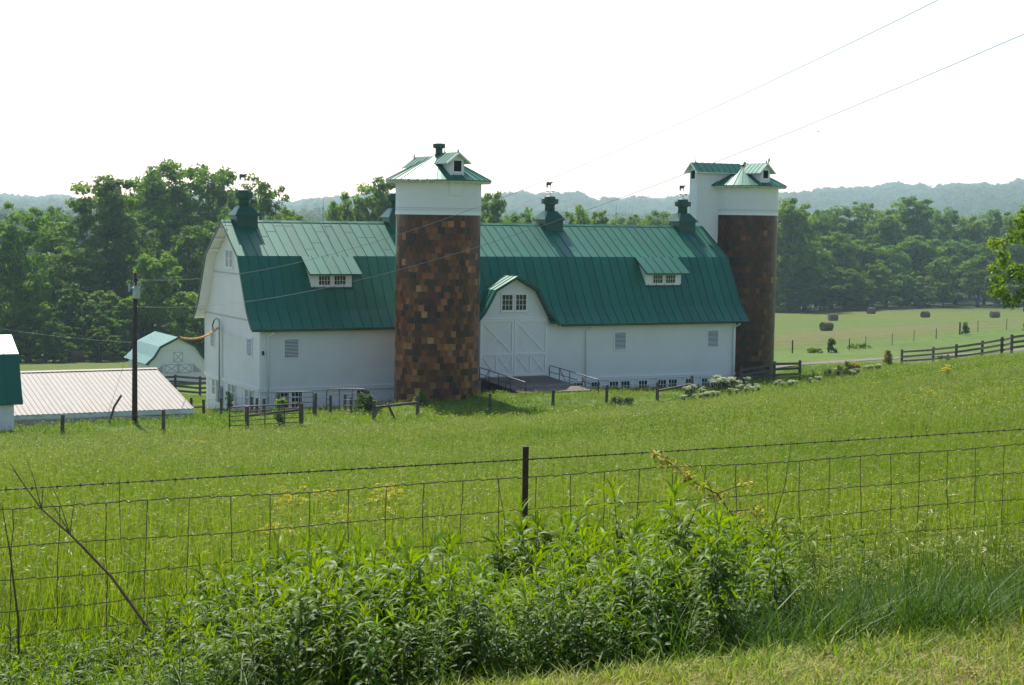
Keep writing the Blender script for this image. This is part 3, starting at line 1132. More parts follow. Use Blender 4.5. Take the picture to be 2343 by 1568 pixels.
MB().tube([(-.36, wm + .16, 3.16), (-.44, wm + .2, 2.9), (-.42, wm + .16, 2.66), (-.3, wm + .06, 2.62), (-.2, wm, 2.78)], .035, 6).build('drip_loop', M_BLACK, mast)
MB().tube([(-.02, wm - .3, 2.9), (-.02, wm - .32, 0)], .012, 5).build('conduit', M_GALV, mast)
fx = MB().box(.10, .2, -.12, -.002, 1.9, 2.0)
fx.lathe([(.05, 1.80), (.07, 1.86), (.05, 1.9)], 8, .15, -.1)
fx.build('flood_lamp', M_BLACK, barn)

# ------------------------------------------------------------------ ramp up to the doors
rx, ry = fw(CG_U, 0)
ramp = thing('wooden_ramp', 'grey plank ramp with black pipe railings in front of the crossed doors', 'ramp', (rx, ry, 0), YAW)
RL, RA, RBm = 5.1, 2.06, .26


def rz_(w):
    return RBm + (w / RL) * .30            # w negative towards the camera


k = 34
for i in range(k):
    w0, w1 = -.08 - (RL - .08) * i / k, -.08 - (RL - .08) * (i + 1) / k
    b = MB()
    z0, z1 = rz_(w0), rz_(w1)
    e = .03 * rnd.random()
    a0, a1 = -RA - e, RA + .03 * rnd.random()
    w1 += .008
    b.add([(a0, w0, z0 - .045), (a1, w0, z0 - .045), (a1, w1, z1 - .045), (a0, w1, z1 - .045), (a0, w0, z0), (a1, w0, z0), (a1, w1, z1), (a0, w1, z1)],
          [(0, 3, 2, 1), (4, 5, 6, 7), (0, 1, 5, 4), (1, 2, 6, 5), (2, 3, 7, 6), (3, 0, 4, 7)])
    b.build('plank', M_DECK, ramp)
for x in (-RA + .08, RA - .14):
    b = MB()
    b.add([(x, -.1, -.6), (x, -.1, rz_(-.1) - .047), (x, -RL + .1, rz_(-RL + .1) - .047), (x, -RL + .1, -.3), (x + .06, -.1, -.6), (x + .06, -.1, rz_(-.1) - .047), (x + .06, -RL + .1, rz_(-RL + .1) - .047), (x + .06, -RL + .1, -.3)],
          [(0, 1, 2, 3), (7, 6, 5, 4), (0, 4, 5, 1), (1, 5, 6, 2), (2, 6, 7, 3), (3, 7, 4, 0)])
    b.build('side_beam', M_DARKWOOD, ramp)
for x, sg in ((-RA - .06, 1), (RA + .1, -1)):
    b = MB()
    H = .60
    wl = -RL - .5
    P = lambda w, dz: (x, w, rz_(max(w, -RL)) + dz)
    b.tube([P(-.18, -.1), P(-.18, H - .1), P(-.22, H - .03), P(-.32, H), P(wl + .1, H), P(wl, H - .05), P(wl - .03, H - .13), P(wl - .03, -.15)], .024, 8)
    b.tube([P(-.18, .25), P(wl, .25)], .02, 6)
    for w in (-1.35, -2.5, -3.9):
        b.tube([P(w, -.12), P(w, H)], .022, 6)
    b.tube([P(-1.35, H), P(-2.0, .0)] if sg < 0 else [P(-1.35, H), P(-.75, .0)], .02, 6)
    b.tube([P(-3.9, H), P(-4.3, 0)] if sg < 0 else [P(-3.9, H), P(-3.3, 0)], .02, 6)
    b.build('railing', M_BLACKPIPE, ramp, True)

# ------------------------------------------------------------------ tile silos


def gable_box(root, direction, halfw, reach, z0, zeave, zridge, over=.22, opening=True, wallname='dormer_wall', rise_from=0.2, chute_bottom=None):
    """gabled roof dormer that runs out from the silo axis; direction: 'S' = -w, 'N' = +w, 'W' = -u"""
    def P(a, o, z):           # a across, o outward
        if direction == 'S':
            return (a, -o, z)
        if direction == 'N':
            return (-a, o, z)
        return (-o, -a, z)
    b = MB()
    zb = chute_bottom if chute_bottom is not None else z0
    poly = [(-halfw, zb), (halfw, zb), (halfw, zeave), (0, zridge - .04), (-halfw, zeave)]
    i0 = rise_from
    k = len(poly)
    b.add([P(a, i0, z) for a, z in poly] + [P(a, reach, z) for a, z in poly], [tuple(range(k)), tuple(range(2 * k - 1, k - 1, -1))] + [(i, i + k, (i + 1) % k + k, (i + 1) % k) for i in range(k)])
    wall = b.build(wallname, M_SIDING, root)
    ov = .27
    sl = (zridge - zeave) / halfw
    rb = MB()
    ro = rb
    for s in (-1, 1):
        e = (s * (halfw + ov), zridge - sl * (halfw + ov))
        r0 = (0, zridge)
        q = [e, r0, (0, zridge - .06), (e[0], e[1] - .05)]
        rb.add([P(a, i0 - .1, z + .03) for a, z in q] + [P(a, reach + over, z + .03) for a, z in q], [(0, 1, 2, 3), (7, 6, 5, 4)] + [(i, i + 4, (i + 1) % 4 + 4, (i + 1) % 4) for i in range(4)])
    ro = rb.build('dormer_roof', M_WHITE, root)
    n = max(3, int((reach + over - i0) / .38))
    for s in (-1, 1):
        for i in range(n):
            o0 = i0 - .1 + (reach + over - i0 + .1) * i / n
            o1 = i0 - .1 + (reach + over - i0 + .1) * (i + 1) / n
            e = (s * (halfw + ov + .01), zridge - sl * (halfw + ov + .01) + .045)
            t = (0, zridge + .045)
            pb = MB()
            pb.add([P(*x) for x in ((e[0], o0, e[1]), (t[0], o0, t[1]), (t[0], o1, t[1]), (e[0], o1, e[1]))], [(0, 1, 2, 3)])
            w_ = .022
            pb.add([P(*x) for x in ((e[0], o0 - w_ / 2, e[1] + .03), (t[0], o0 - w_ / 2, t[1] + .03), (t[0], o0 + w_ / 2, t[1] + .03), (e[0], o0 + w_ / 2, e[1] + .03),
                                    (e[0], o0 - w_ / 2, e[1]), (t[0], o0 - w_ / 2, t[1]), (t[0], o0 + w_ / 2, t[1]), (e[0], o0 + w_ / 2, e[1]))],
                   [(0, 1, 2, 3), (0, 4, 5, 1), (3, 2, 6, 7), (0, 3, 7, 4)])
            pb.build('roof_panel', M_GREEN, ro, fix=False)
    # barge boards and eave edge
    bb = MB()
    for s in (-1, 1):
        e = (s * (halfw + ov + .02), zridge - sl * (halfw + ov + .02) + .045)
        for (za, zb_) in ((.0, -.09),):
            bb.add([P(*x) for x in ((e[0], reach + over, e[1]), (0, reach + over, zridge + .045), (0, reach + over, zridge - .05), (e[0], reach + over, e[1] - .09),
                                    (e[0], reach + over + .03, e[1]), (0, reach + over + .03, zridge + .045), (0, reach + over + .03, zridge - .05), (e[0], reach + over + .03, e[1] - .09))],
                   [(4, 5, 6, 7), (0, 1, 5, 4), (3, 7, 6, 2), (0, 4, 7, 3)])
    bb.build('barge_board', M_WHITE, root)
    if opening:
        ow, oz0, oz1 = halfw * .56, z0, zeave - .08

        def fb(m_, a0, a1, zz0, zz1, o0, o1):
            p0, p1 = P(a0, o0, zz0), P(a1, o1, zz1)
            m_.box(min(p0[0], p1[0]), max(p0[0], p1[0]), min(p0[1], p1[1]), max(p0[1], p1[1]), zz0, zz1)
        m_ = MB()
        fb(m_, -ow, ow, oz0, oz1, reach + .003, reach + .010)
        op = m_.build('hatch_opening', M_DARK, root)
        m_ = MB()
        for (a0, a1, c0, c1) in ((-ow - .07, -ow, oz0 - .07, oz1 + .07), (ow, ow + .07, oz0 - .07, oz1 + .07), (-ow, ow, oz1, oz1 + .07), (-ow, ow, oz0 - .07, oz0)):
            fb(m_, a0, a1, c0, c1, reach + .002, reach + .05)
        m_.build('frame', M_WHITE, op)


def silo(name, label, cu, cw, Rr, zbase, ztile, zeave, zapex, shade, dormers, vent, rods, seed):
    r = random.Random(seed)
    x, y = fw(cu, cw)
    root = thing(name, label, 'silo', (x, y, 0), YAW)
    MB().lathe([(Rr - .028, zbase - .6), (Rr - .028, ztile + .05)], 84).build('mortar_core', M_MORTAR, root, True)
    nrow = round((ztile - zbase) / .323)
    rh = (ztile - zbase) / nrow
    ncol = round(2 * math.pi * Rr / .332)
    da = 2 * math.pi / ncol

    def tile_geo(a_c, z, rr):
        g = .009 / Rr
        vs, m = [], 4
        for zz in (z + .004, z + rh - .004):
            for i in range(m):
                a = a_c - da / 2 + g + (da - 2 * g) * i / (m - 1)
                vs.append((rr * math.cos(a), rr * math.sin(a), zz))
        for zz in (z + .004, z + rh - .004):
            for i in range(m):
                a = a_c - da / 2 + g + (da - 2 * g) * i / (m - 1)
                vs.append(((Rr - .03) * math.cos(a), (Rr - .03) * math.sin(a), zz))
        fs = [(i, i + 1, i + 5, i + 4) for i in range(3)]
        fs += [(4 + i, 5 + i, 13 + i, 12 + i) for i in range(3)] + [(i, 8 + i, 9 + i, i + 1) for i in range(3)]
        fs += [(0, 4, 12, 8), (3, 11, 15, 7)]
        return vs, fs
    tm = []
    for s_, m_ in enumerate(TILE):
        b = MB()
        b.add(*tile_geo(0, 0, Rr))
        tm.append(b.mesh('tile', m_))
    cam_l = Vector((0 - x, 0 - y))
    ca = math.atan2(cam_l.y, cam_l.x) - YAW
    cells = []
    for i in range(nrow):
        off = (i % 2) * .5 + r.uniform(-.06, .06)
        for j in range(ncol):
            a = (j + off) * da
            s_ = shade(i / nrow, r, math.cos(a - ca))
            facing = math.cos(a - ca)
            cells.append((facing, a, zbase + i * rh, s_))
    cells.sort(key=lambda c: -c[0])
    for (fc_, a, z, s_) in cells[:300]:
        o = link('tile', tm[s_], root, (0, 0, z), a)
    b = MB()
    for (fc_, a, z, s_) in cells[300:]:
        b.add(*tile_geo(a, z, Rr + r.uniform(-.003, .003)), mi=s_)
    b.build('tile_courses', TILE, root, fix=False)['kind'] = 'stuff'
    crown = MB().lathe([(Rr + .02, ztile - .01), (Rr + .02, zeave + .02)], 96).build('crown_wall', M_CROWN, root)
    MB().lathe([(Rr + .03, ztile - .03), (Rr + .03, ztile + .10)], 96, caps=False).build('crown_band', M_WHITE, root)
    sc = MB()
    for j in range(96):
        a0, a1 = 2 * math.pi * j / 96, 2 * math.pi * (j + .75) / 96
        am = (a0 + a1) / 2
        rr = Rr + .028
        zt = ztile + .24
        sc.add([(rr * math.cos(a0), rr * math.sin(a0), zt), (rr * math.cos(a1), rr * math.sin(a1), zt), (rr * math.cos(am), rr * math.sin(am), zt - .06)], [(0, 1, 2)])
    sc.lathe([(Rr + .022, zt + .05), (Rr + .03, zt + .055), (Rr + .03, zt + .075), (Rr + .022, zt + .08)], 96, caps=False)
    sc.build('scalloped_belt', mat('grey_shadow_paint', (.5, .51, .5), .7), root, fix=False)
    re = Rr + .52
    cone = MB().lathe([(Rr, zeave - .08), (re, zeave - .07), (re, zeave), (.1, zapex)], 72).build('roof', M_WHITE, root)
    NPn = 34
    dm = 2 * math.pi / NPn
    pb = MB()
    m = 3
    vs = []
    for (rr, zz) in ((re + .015, zeave + .012), (.12, zapex + .012)):
        for i in range(m):
            a = dm * i / (m - 1)
            vs.append((rr * math.cos(a), rr * math.sin(a), zz))
    pb.add(vs, [(0, 1, 4, 3), (1, 2, 5, 4)])
    pb.bar((re + .015, 0, zeave + .022), (.12, 0, zapex + .025), .028, .045)
    pb.add([((re + .016) * math.cos(dm * i / 2), (re + .016) * math.sin(dm * i / 2), zeave + dz) for dz in (-.05, .012) for i in range(3)], [(0, 1, 4, 3), (1, 2, 5, 4)])
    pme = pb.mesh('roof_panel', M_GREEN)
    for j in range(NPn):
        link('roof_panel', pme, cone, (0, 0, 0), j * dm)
    nb = MB()
    for j in range(40):
        a = 2 * math.pi * j / 40
        nb.bar((Rr * math.cos(a), Rr * math.sin(a), zeave - .11), ((re - .03) * math.cos(a), (re - .03) * math.sin(a), zeave - .11), .05, .06)
    nb.build('rafter_tails', M_WHITE, root)['kind'] = 'stuff'
    for d in dormers:
        gable_box(root, **d)
    if vent == 'cap':
        MB().lathe([(.19, zapex - .1), (.18, zapex + .28), (.24, zapex + .30), (.315, zapex + .32), (.315, zapex + .52), (.10, zapex + .56)], 24).build('roof_vent', M_GREEN2, root, False)
    else:
        MB().lathe([(.16, zapex - .15), (.16, zapex + .02), (.33, zapex + .0), (.33, zapex + .03), (.03, zapex + .25)], 24).build('roof_vent', M_GREEN2, root, False)
    for (rx_, ry_, z0, z1) in rods:
        b = MB().tube([(rx_, ry_, z0), (rx_, ry_, z1)], [.018, .007], 5)
        b.lathe([(.06, z0), (.05, z0 + .1), (.01, z0 + .18)], 8, rx_, ry_)
        b.build('lightning_rod', M_GALV, root)
    return root


def shade_near(t, r, f):
    # browner and lighter low down, dark glazed courses towards the top
    k = r.random()
    lo = (.10, .17, .17, .20, .18, .12, .05, .01)
    hi = (.14, .36, .30, .13, .05, .018, .002, 0)
    m = min(max((t - .30) / .5, 0), 1)
    acc = 0
    for i in range(8):
        acc += lo[i] * (1 - m) + hi[i] * m
        if k < acc:
            return i
    return 1


def shade_far(t, r, f):
    k = r.random()
    acc = 0
    for i, p in enumerate((.26, .52, .17, .035, .012, .003, 0, 0)):
        acc += p
        if k < acc:
            return i
    return 1


s1 = silo('tile_silo', 'brown glazed tile silo with white crown standing before the long barn wall', 8.32, -3.38, 2.155, -.62, 9.06, 10.76, 12.10, shade_near,
          [dict(direction='S', halfw=.375, reach=2.22, z0=11.19, zeave=11.80, zridge=12.10, rise_from=.15, chute_bottom=10.0),
           dict(direction='N', halfw=.40, reach=2.9, z0=11.19, zeave=11.66, zridge=11.98, rise_from=.15, chute_bottom=3.3)],
          'cap', [(.22, -.2, 12.1, 13.3), (.0, -2.3, 12.13, 12.5), (-.1, 2.9, 11.98, 12.35)], 3)
s2 = silo('tile_silo', 'dark tile silo with white chute at the far end of the barn ridge', 33.5, 6.0, 2.165, -1.3, 9.34, 11.12, 12.42, shade_far,
          [dict(direction='S', halfw=.34, reach=2.32, z0=11.58, zeave=12.14, zridge=12.48, rise_from=.15, chute_bottom=11.1),
           dict(direction='W', halfw=.42, reach=3.72, z0=11.5, zeave=12.10, zridge=12.46, rise_from=.15, chute_bottom=3.3)],
          'cone', [(.42, .2, 12.35, 13.8), (-3.6, 0, 12.46, 13.85), (0, -2.4, 12.5, 12.95)], 5)
ho = MB().add([(1.0, -1.0, 0)], [])
b = MB()
av = math.atan2(-2.0, .72)
hb = Matrix.Rotation(av, 4, 'Z')
for (x0, x1, y0, y1, z0, z1) in ((2.15, 2.20, -.19, .19, -.42, -.08),):
    k = MB().box(x0, x1, y0, y1, z0, z1)
    b.add([tuple(hb @ Vector(p)) for p in k.v], k.f)
b.build('hatch_opening', M_DARK, s2)

# a bird on the far silo's dormer, another on the wing


def bird(label, loc, rot, wings):
    o = MB()
    body_ = [(0, .0, .0, .004), (.02, 0, .0, .03), (.07, 0, .01, .045), (.13, 0, .03, .04), (.17, 0, .055, .026), (.20, 0, .06, .02), (.225, 0, .055, .004)]
    o.tube([(p[0], p[1], p[2]) for p in body_], [p[3] for p in body_], 8)
    o.add([(-.10, -.02, -.01), (-.10, .02, -.01), (.03, .015, .01), (.03, -.015, .01)], [(0, 1, 2, 3)])
    if wings:
        for s in (-1, 1):
            o.add([(.05, s * .03, .03), (.14, s * .03, .03), (.16, s * .16, .10), (.10, s * .30, .07), (.06, s * .16, .09)], [(0, 1, 2, 3, 4)])
    bo = o.build('bird', M_BLACK)
    bo.location = loc
    bo.rotation_euler = rot
    bo.scale = (1.3,) * 3
    tag(bo, label, 'bird')


bx, by = fw(33.6, 3.5)
bird('small dark bird perched on the dormer of the dark silo', (bx, by, 12.57), (0, R(-50), 1.2), False)
p_ = sight(1870, 302, 190)
bird('dark bird flying in the pale sky past the dark silo', p_, (.2, .1, .6), True)

# ------------------------------------------------------------------ sheds left of the barn


def ribbed(path, width, pitch, rib, m, name='roof_sheet'):
    b = MB()
    k = len(path)
    n_ = max(1, round(width / pitch))
    us, hs = [], []
    for i in range(n_):
        a = width * i / n_
        p = width / n_
        us += [a, a + p * .55, a + p * .68, a + p * .87]
        hs += [0, 0, rib, rib]
    us.append(width)
    hs.append(0)
    cols_ = []
    for u_, h_ in zip(us, hs):
        o_ = offset_profile(path, .012 + h_)
        cols_.append([(u_, w, h) for w, h in o_])
    vs = [p for c in cols_ for p in c]
    fs = [(i * k + j, (i + 1) * k + j, (i + 1) * k + j + 1, i * k + j + 1) for i in range(len(cols_) - 1) for j in range(k - 1)]
    b.add(vs, fs)
    return b.mesh(name, m)


shed = thing('low_shed', 'long low white shed under a pale ribbed metal roof', 'shed', (BARN_O[0], BARN_O[1], 0), YAW)
A0, A1 = -17.0, -5.35
WE, WR, HE2, HR2 = -6.75, -.2, .03, 1.26
MB().prism([(WE + .22, -1.6), (WE + .22, HE2 - .02), (WR, HR2 - .12), (5.6, HE2 - .02), (5.6, -2.8), (0, -2.8)], 'u', A0, A1 - .25).build('wall', board_mat('white_block_wall', (.72, .74, .76), .2, 'H', .01), shed)
dk = MB().prism([(WE, HE2), (WR, HR2), (5.9, HE2), (5.9, HE2 - .06), (WR, HR2 - .09), (WE, HE2 - .06)], 'u', A0, A1).build('roof', M_WHITE, shed)
k = 13
sw = (A1 - A0) / k
rsm = ribbed([(WE - .06, HE2 - .012), (WE + 3.2, HE2 + (HR2 - HE2) * 3.2 / 6.55 + .012), (WR, HR2)], sw, .225, .022, M_METALROOF)
rsb = ribbed([(WR, HR2), (5.95, HE2)], sw, .225, .022, M_METALROOF)
for i in range(k):
    link('roof_sheet', rsm, dk, (A0 + i * sw, 0, .002 * (i % 2)))
    link('roof_sheet', rsb, dk, (A0 + i * sw, 0, .002 * (i % 2)))
MB().box(A0, A1, WE - .05, WE - .003, HE2 - .22, HE2 - .03).build('fascia', mat('peeling_white_paint', (.72, .74, .74), .7, .2, var=.6, vscale=4, vcol=(.4, .4, .39)), shed)
MB().prism([(WR - .2, HR2 + .03), (WR, HR2 + .08), (WR + .2, HR2 + .03), (WR, HR2 + .06)], 'u', A0, A1).build('ridge_cap', M_METALROOF, shed)

lb = thing('gambrel_barn', 'green gambrel roofed white barn beside the long low shed', 'barn', (BARN_O[0], BARN_O[1], 0), YAW)
pr = [(-10.75, .98), (-10.45, 1.5), (-9.85, 2.97), (-8.2, 3.66), (-6.55, 2.97), (-5.95, 1.5), (-5.65, .98)]
A0b, A1b = -24, -13.72
MB().prism([(-10.45, -1.4), (-10.45, 1.3), (-9.78, 2.88), (-8.2, 3.54), (-6.62, 2.88), (-5.95, 1.3), (-5.95, -2)], 'u', A0b, A1b - .32).build('wall', M_SIDING, lb)
inn = offset_profile(pr, -.08)
d_ = MB()
for i in range(len(pr) - 1):
    d_.prism([pr[i], pr[i + 1], inn[i + 1], inn[i]], 'u', A0b, A1b)
ro = d_.build('roof', M_GREEN2, lb)
k = 17
pwid = (A1b - A0b) / k
m1, m2 = pan_mesh('roof_panel', pr[:3], pwid), pan_mesh('roof_panel', pr[2:4], pwid)
m3 = pan_mesh('roof_panel', pr[3:], pwid)
for i in range(k):
    for m_ in (m1, m2, m3):
        link('roof_panel', m_, ro, (A0b + i * pwid, 0, 0))
b = MB().tube([(-15.6, -8.2, 3.66), (-15.6, -8.2, 4.7)], [.03, .015], 6)
b.build('vent_pipe', M_GREEN2, lb)

gs = thing('gambrel_shed', 'small white gambrel shed with pale green ribbed roof and crossed doors', 'shed', (*fw(6.5, 38.4), -3.5), YAW)
GP = [(-2.42, 1.42), (-1.85, 1.92), (-1.36, 2.68), (0, 3.36), (1.36, 2.68), (1.85, 1.92), (2.42, 1.42)]
MB().prism([(-2.1, -.7), (-2.1, 1.55), (-1.75, 1.92), (-1.3, 2.6), (0, 3.26), (1.3, 2.6), (1.75, 1.92), (2.1, 1.55), (2.1, -.7)], 'w', .12, 6.3).build('wall', M_SIDING, gs)
inn = offset_profile(GP, -.06)
d_ = MB()
for i in range(len(GP) - 1):
    d_.prism([GP[i], GP[i + 1], inn[i + 1], inn[i]], 'w', -.05, 6.5)
ro = d_.build('roof', M_GREEN2, gs)
M_PALEGREEN = mat('pale_green_metal', (.30, .50, .43), .33, .5, var=.4, vscale=1.2, vcol=(.28, .48, .40))
for side in (0, 1):
    pth = GP[:4] if side == 0 else GP[3:]
    for seg in range(3):
        a, c = pth[seg], pth[seg + 1]
        for i in range(22):
            pass
    b = MB()
    upo = offset_profile(pth, .012)
    rb = offset_profile(pth, .026)
    for i in range(22):
        w0 = -.05 + 6.55 * i / 22
        w1 = -.05 + 6.55 * (i + 1) / 22
        for j in range(3):
            b.add([(upo[j][0], w0, upo[j][1]), (upo[j + 1][0], w0, upo[j + 1][1]), (upo[j + 1][0], w1, upo[j + 1][1]), (upo[j][0], w1, upo[j][1])], [(0, 1, 2, 3)], 0)
            p4 = [(upo[j][0], w0 - .02, upo[j][1]), (upo[j + 1][0], w0 - .02, upo[j + 1][1]), (rb[j + 1][0], w0 - .02, rb[j + 1][1]), (rb[j][0], w0 - .02, rb[j][1])]
            p4 += [(x, y + .05, z) for x, y, z in p4]
            b.add(p4, [(0, 1, 2, 3), (4, 7, 6, 5), (2, 6, 7, 3)], 1)
    b.build('ribbed_sheets', [M_PALEGREEN, M_GREEN2], ro, fix=False)['kind'] = 'stuff'
vt = MB()
o1, i1 = offset_profile(GP, .06), offset_profile(GP, -.10)
for i in range(len(GP) - 1):
    vt.prism([o1[i], o1[i + 1], i1[i + 1], i1[i]], 'w', -.09, -.045)
vt.build('verge_trim', M_GREEN2, gs)
SF = Face('front', .12)
for (nm, a0, a1, z0, z1) in (('barn_door', -1.0, .02, .72, 1.40), ('barn_door', .04, 1.0, .72, 1.40), ('loft_door', -.36, .36, 1.52, 2.30)):
    b = MB()
    SF.box(b, a0, a1, z0, z1, .002, .03)
    d = b.build(nm, M_WHITE, gs)
    F2 = Face('front', .09)
    for (x0, y0, x1, y1) in ((a0 + .06, z0 + .06, a1 - .06, z1 - .06), (a0 + .06, z1 - .06, a1 - .06, z0 + .06), (a0 + .04, z0, a0 + .04, z1), (a1 - .04, z0, a1 - .04, z1), (a0, z0 + .04, a1, z0 + .04), (a0, z1 - .04, a1, z1 - .04)):
        b = MB()
        F2.bar(b, x0, y0, x1, y1, .07, .02, .014)
        b.build('brace', mat('grey_shadow_paint', (.5, .51, .5), .7), d)
for s in (-1, 1):
    for i in range(7):
        b = MB()
        x = s * (1.13 + i * .09)
        SF.box(b, x - .016, x + .016, .75, 1.40 - i * .085, .002, .008)
        b.build('slot', M_DARK, gs)
b = MB()
for i in range(22):
    x0 = -1.45 + i * .13
    b.add([(x0, .112, 2.42), (x0 + .1, .112, 2.42), (x0 + .05, .112, 2.36)], [(0, 1, 2)])
b.build('scalloped_belt', mat('grey_shadow_paint', (.5, .51, .5), .7), gs, fix=False)

# ------------------------------------------------------------------ utility pole, lines
PX, PY = -15.95, 70.0
pz = gz(PX, PY)
pole = thing('utility_pole', 'dark wooden utility pole carrying a grey transformer can', 'utility pole', (PX, PY, pz - .3))
hp = 6.38 - (pz - .3)
MB().tube([(0, 0, 0), (.01, 0, hp * .5), (.03, 0, hp)], [.125, .105, .08], 12).build('pole', M_DARKWOOD, pole, True)


def pl(z):
    return z - (pz - .3)


tr = MB().lathe([(.14, pl(5.32)), (.155, pl(5.34)), (.155, pl(5.74)), (.175, pl(5.75)), (.175, pl(5.79)), (.04, pl(5.85))], 20, .13, -.18).build('transformer', M_GALV, pole, False)
for dx, dy in ((.06, -.3), (.2, -.3), (.25, -.1)):
    MB().lathe([(.012, pl(5.80)), (.03, pl(5.84)), (.02, pl(5.9)), (.03, pl(5.95)), (.01, pl(6.0))], 8, dx, dy).build('bushing', M_GALV, tr)
MB().tube([(-.2, -.05, pl(5.6)), (-.2, -.05, pl(5.93))], .045, 8).build('arrester', M_GALV, pole)
MB().bar((-.25, -.03, pl(5.75)), (.1, -.03, pl(5.72)), .05, .04).build('bracket', M_GALV, pole)
MB().lathe([(.03, pl(6.05)), (.085, pl(6.08)), (.05, pl(6.11)), (.085, pl(6.14)), (.03, pl(6.17))], 10, .12, -.03).build('insulator', M_BLACK, pole)
MB().lathe([(.02, pl(4.92)), (.05, pl(4.95)), (.02, pl(5.02))], 8, .12, -.04).build('insulator', M_GALV, pole)
MB().tube([(.16, -.1, pl(5.3)), (.12, -.14, pl(5.0)), (.13, -.1, pl(4.7)), (.11, -.08, pl(4.55))], .014, 5).build('ground_wire', M_BLACK, pole)


def cable(name, label, pts, r, m, sagn=1):
    b = MB().tube(pts, r, 5)
    o = b.build(name, m, None)
    return tag(o, label, 'wire')


def sag_line(a, b, sag, n=40):
    a, b = Vector(a), Vector(b)
    out = []
    for i in range(n + 1):
        t = i / n
        p = a.lerp(b, t)
        p.z -= sag * 4 * t * (1 - t)
        out.append(p)
    return out


e1 = Vector(sight(2900, -390, 21))
e2 = Vector(sight(2900, -170, 21))
cable('power_line', 'upper overhead power line running from the pole top across the sky', sag_line((PX + .13, PY - .03, 6.11), e1, 1.6), .0058, M_LINE)
cable('power_line', 'lower overhead neutral line running from below the transformer across the silos', sag_line((PX + .13, PY - .04, 4.97), e2, 1.4), .0058, M_LINE)
wx, wy = fw(-.22, 6.55)
wh = Vector((wx, wy, 2.78))
cc = sag_line((PX + .1, PY + .05, 5.0), wh, .93, 50)
cable('service_drop', 'black twisted service cable hanging from the pole to the barn gable', cc, .018, M_BLACK)
sl = [p + Vector((0, 0, -.045)) for p in cc if p.y > 79.0]
sv = thing('cable_cover', 'orange sleeves strung along the sagging service cable by the gable', 'cable cover', (0, 0, 0))
seg = len(sl) // 7
for i in range(7):
    q_ = sl[i * seg:(i + 1) * seg + 1]
    if len(q_) > 1:
        MB().tube(q_, .06, 8).build('sleeve', M_ORANGE, sv, True)
        MB().tube([q_[0] - (q_[1] - q_[0]) * .05, q_[0] + (q_[1] - q_[0]) * .25], .046, 8).build('clamp', M_BLACK, sv)
cable('service_drop', 'thin grey line stretched from the pole towards the green roofed barn', sag_line((PX - .1, PY, 3.45), sight(-383, 668, 66), .35), .004, M_LINE)
gy = gz(PX - 1.3, PY + .2)
cable('guy_wire', 'thin guy wire slanting from the pole down to the grass', [(PX - .05, PY, 3.8), (PX - 1.35, PY + .2, gy - .1)], .007, M_LINE)

# ------------------------------------------------------------------ farm fences and gates


def fence_post(parent, x, y, h, r=.065, m=None, lean=0., sink=.3, square=False, z=None):
    z0 = gz(x, y) if z is None else z
    b = MB()
    if square:
        b.bar((x, y, z0 - sink), (x + lean, y, z0 + h), r * 2, r * 2, up=(0, 1, 0))
    else:
        b.tube([(x, y, z0 - sink), (x + lean * .5, y, z0 + h * .6), (x + lean, y, z0 + h)], [r * 1.05, r, r * .94], 9)
    b.build('post', m or M_OLDWOOD, parent)
    return (x + lean, y, z0)


# the wire fence that crosses below the yard
wf = thing('farm_fence', 'wire fence on grey round posts crossing the grass below the barn', 'fence')
FP = [(-23.5, 58.0), (-16.86, 62), (-13.68, 65), (-.99, 77), (2.0, 79.5), (4.79, 83), (7.51, 85)]
hts = [1.05, 1.06, 1.04, .86, .92, .95, 1.0]
tops = []
for (x, y), h in zip(FP, hts):
    tops.append((*fence_post(wf, x, y, h, .075, lean=rnd.uniform(-.03, .04)), h))
wires = MB()
for (p, q2) in ((0, 1), (1, 2), (3, 4), (4, 5), (5, 6)):
    a, b_ = tops[p], tops[q2]
    n_ = int(math.dist(a[:2], b_[:2]) / .32)
    for hh in (.15, .38, .62, .9):
        wires.tube([(a[0] + (b_[0] - a[0]) * t / 6, a[1] + (b_[1] - a[1]) * t / 6, gz(a[0] + (b_[0] - a[0]) * t / 6, a[1] + (b_[1] - a[1]) * t / 6) + hh) for t in range(7)], .004, 3, cap=False)
    for i in range(n_):
        t = i / n_
        x, y = a[0] + (b_[0] - a[0]) * t, a[1] + (b_[1] - a[1]) * t
        z = gz(x, y)
        wires.tube([(x, y, z + .1), (x, y, z + .9)], .003, 3, cap=False)
wires.build('wire_mesh', M_WIRE, wf, fix=False)['kind'] = 'stuff'


def h_brace(label, pa, pb, h, rail_h, knee=True):
    t = thing('brace_fence', label, 'fence')
    a = fence_post(t, *pa, h, .085)
    b_ = fence_post(t, *pb, h + .05, .085)
    MB().bar((a[0], a[1] - .09, a[2] + rail_h), (b_[0], b_[1] - .09, b_[2] + rail_h + .03), .10, .13, up=(0, 1, 0)).build('rail', M_OLDWOOD, t)
    if knee:
        c = (a[0] + (b_[0] - a[0]) * .3, a[1] + (b_[1] - a[1]) * .3, a[2] + rail_h + .1)
        d = (a[0] + (b_[0] - a[0]) * .5, a[1] + (b_[1] - a[1]) * .5 - .1, a[2] - .15)
        MB().bar(c, d, .10, .09, up=(0, 1, 0)).build('knee_brace', M_OLDWOOD, t)
    MB().tube([(b_[0], b_[1], b_[2] + h * .9), (a[0] + (b_[0] - a[0]) * .55, a[1] + (b_[1] - a[1]) * .55, a[2] + .05)], .008, 4).build('brace_wire', M_WIRE, t)


h_brace('two grey posts joined by a low rail with a slanting knee brace', (-5.97, 72), (-4.21, 74.5), .92, .62)
h_brace('grey post with rail running into the white flowered weeds', (7.51, 85.05), (9.6, 88.0), .98, .55, False)


